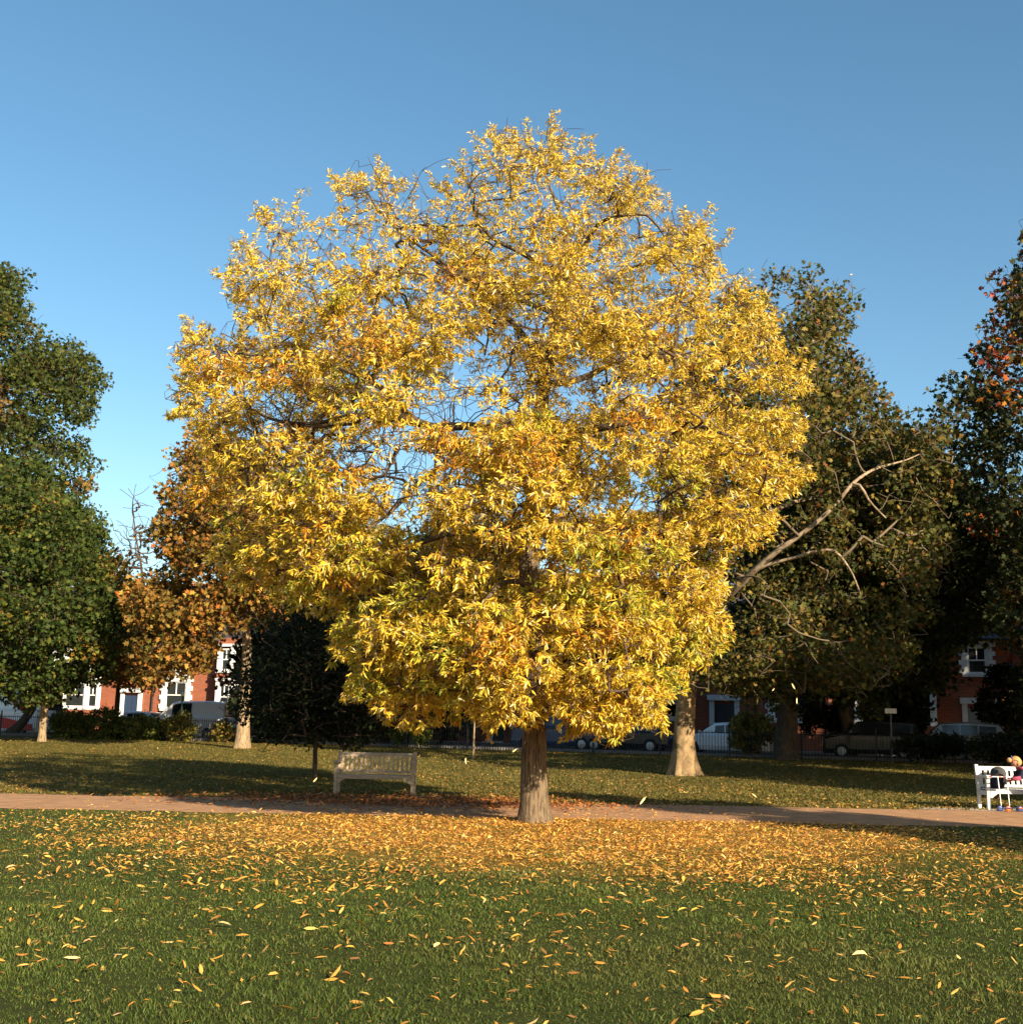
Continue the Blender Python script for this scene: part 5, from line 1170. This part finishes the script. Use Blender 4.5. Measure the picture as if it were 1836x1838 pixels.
# ------------------------------------------------------------------ fallen leaves
FALL = (np.array([(0, 0, .0), (.28, .13, .10), (.28, -.13, .07), (.7, .12, .13), (.7, -.12, .10), (1, 0, .03), (.28, 0, .04), (.7, 0, .07)], float),
        [(0, 6, 1, 1), (0, 2, 6, 6), (6, 7, 3, 1), (2, 4, 7, 6), (7, 5, 3, 3), (4, 5, 7, 7)])
def fallen():
    rg = np.random.default_rng(77)
    def litter_mesh(name, x, y, size, pal, wts, label, lift=.008, tilt=.33, width=.85):
        n = len(x); z = gz(x, y) + lift + rg.uniform(0, .018, n)
        az = rg.uniform(0, 6.28, n); U = np.stack([np.cos(az), np.sin(az), rg.normal(0, tilt, n)], 1); U = unit(U)
        up_ = np.repeat([[0, 0, 1.]], n, 0) + rg.normal(0, tilt, (n, 3)); V = unit(np.cross(up_, U)); W = np.cross(U, V)
        tv = FALL[0]; k = len(tv)
        curl = rg.normal(.3, 1.0, n)
        vv = np.stack([x, y, z], 1)[:, None] + size[:, None, None] * (tv[None, :, 0:1] * U[:, None] + width * tv[None, :, 1:2] * V[:, None] + (tv[None, :, 2:3] * curl[:, None, None]) * W[:, None])
        ii = np.arange(n)[:, None] * k
        tris = np.concatenate([ii + np.array([t]) for t in ((0, 6, 1), (0, 2, 6), (7, 5, 3), (4, 5, 7))]); quads = np.concatenate([ii + np.array([q]) for q in ((6, 7, 3, 1), (2, 4, 7, 6))])
        col = palette(rg, n, pal, wts, .15)
        me = np_mesh(name, vv.reshape(-1, 3), tris=tris, quads=quads, color=np.repeat(col, k, 0))
        o = link_mesh(name, me, MT['litter']); tag(o, label, 'fallen leaves', None, 'stuff'); return o
    # around the ash
    N = 460000; x = rg.uniform(-10.5, 10.5, N); y = rg.uniform(5.2, 26.5, N)
    r = np.hypot(x - .8, (y - 18.1) * 1.12) + .9 * np.sin(x * .9 + y * .6) + .5 * np.sin(x * 2.1 - y * 1.4)
    dens = 700 * np.clip((7.2 - r) / 3.4, 0, 1) ** 1.3 + 170 * np.exp(-np.clip(r - 5.3, 0, 99) / 2.2) + 36
    right = np.clip((x - 1) / 4, 0, 1) * np.clip((y - 9) / 4, 0, 1); dens += 14 * right
    onp = (y > path_edges(x)[0]) & (y < path_edges(x)[1])
    f, bk = path_edges(x); edge = np.minimum(np.abs(y - f), np.abs(y - bk))
    dens = np.where(onp, dens * .10 + 60 * np.exp(-edge / .12), dens); dens = np.where(y > bk, 45 + 90 * np.exp(-(y - bk) / .3), dens)
    rt = np.hypot(x - .4, y - 19.9); dens += 900 * np.exp(-rt / .4); clump = np.clip(.75 + .5 * np.sin(x * 5.3 + 2 * np.sin(y * 3.1)) * np.sin(y * 4.7 + x * 1.3), .2, 1.4)
    keep = rg.uniform(0, 1, N) < dens * clump / (N / (21 * 21.3)); keep &= np.abs(x) < y * .455 + .7
    x, y = x[keep], y[keep]; print('litter', len(x))
    sz = rg.uniform(.035, .095, len(x)) * rg.choice([.4, .7, 1, 1.15], len(x), p=[.25, .25, .35, .15]) * np.where(y < 13, 1.18, 1) * np.where(y > 16, .95, 1)
    litter_mesh('fallen_leaves', x, y, sz, [(.70, .36, .065), (.60, .28, .045), (.78, .47, .11), (.42, .16, .035), (.70, .48, .20), (.26, .12, .04)], [.32, .25, .18, .12, .05, .08], 'orange and yellow fallen leaves spread round the yellow tree and front lawn')
    # behind the path
    n = 24000; y = 24.6 + rg.uniform(0, 1, n) ** 1.3 * 36; x = rg.uniform(-1, 1, n) * y * .46
    ok = y > path_edges(x)[1] + .05; ok &= rg.uniform(0, 1, n) < np.clip(.45 + .55 * np.sin(x * .8 + 1) * np.sin(y * .5 + x * .3), .12, 1); x, y = x[ok], y[ok]
    litter_mesh('fallen_leaves', x, y, rg.uniform(.045, .10, len(x)), [(.38, .18, .035), (.48, .26, .06), (.28, .12, .03), (.38, .27, .08)], [.35, .25, .2, .2], 'brown and orange fallen leaves scattered over the back lawn', width=2.0)
    # reddish drift by the weathered bench, spread over the path to deepen its shade
    n = 6500; x = rg.normal(gb.x + .8, 2.1, n); y = 24.3 + rg.normal(0, .95, n)
    litter_mesh('fallen_leaves', x, y, rg.uniform(.07, .12, n), [(.36, .12, .03), (.44, .19, .045), (.25, .08, .022)], [.45, .3, .25], 'rust-red drift of fallen leaves by the weathered bench, spread to darken the shaded path', width=1.4)
fallen()

# leaves in mid air
def airborne(px, py, Y, ln, ang, tilt, label):
    c = P(px, py, Y); me = bpy.data.meshes.new('falling_leaf')
    vs = [Vector(v_) * ln * .8 for v_ in [(-.5, 0, .05), (-.22, .085, .0), (-.22, -.085, .0), (.2, .09, -.02), (.2, -.09, -.02), (.5, 0, .07), (-.22, 0, -.025), (.2, 0, -.045)]]
    me.from_pydata([tuple(v_) for v_ in vs], [], [(0, 6, 1), (0, 2, 6), (6, 7, 3, 1), (2, 4, 7, 6), (7, 5, 3), (4, 5, 7)]); me.update()
    o = link_mesh('falling_leaf', me, AIR); o.location = c
    o.rotation_euler = (R(90 + tilt), R(-ang), 0); tag(o, label, 'leaf', 'leaves drifting down through the air')
AIR = mat('drifting_leaf', (.80, .62, .26), .5, .3)
for a in [(1154, 1437, 14, .155, 52, 12, 'longest drifting leaf, pale yellow, over the path right of the tree trunk'), (836, 1366, 14, .10, 95, 20, 'upright drifting leaf between the weathered bench and the tree trunk'),
          (924, 1347, 15, .10, 38, 10, 'small drifting leaf just left of the tree trunk'), (566, 1400, 15, .10, 50, 10, 'drifting leaf against the thin dark trunk left of the weathered bench'),
          (1424, 1232, 16, .12, -62, 15, 'upper of two drifting leaves before the thick black trunk'), (1430, 1258, 16, .11, 88, 25, 'lower, deeper yellow of two drifting leaves before the thick black trunk'),
          (1388, 1238, 17, .07, 48, 10, 'tiny drifting leaf left of the thick black trunk'), (797, 298, 17, .11, 12, 20, 'drifting leaf against the blue sky left of the yellow treetop'),
          (1354, 1428, 15, .10, -40, 15, 'drifting leaf low over the grass at the right of the path shadow'), (1528, 492, 22, .08, 20, 20, 'tiny pale drifting leaf high against the sky on the right')]:
    airborne(*a)
print('objects', len(bpy.data.objects))
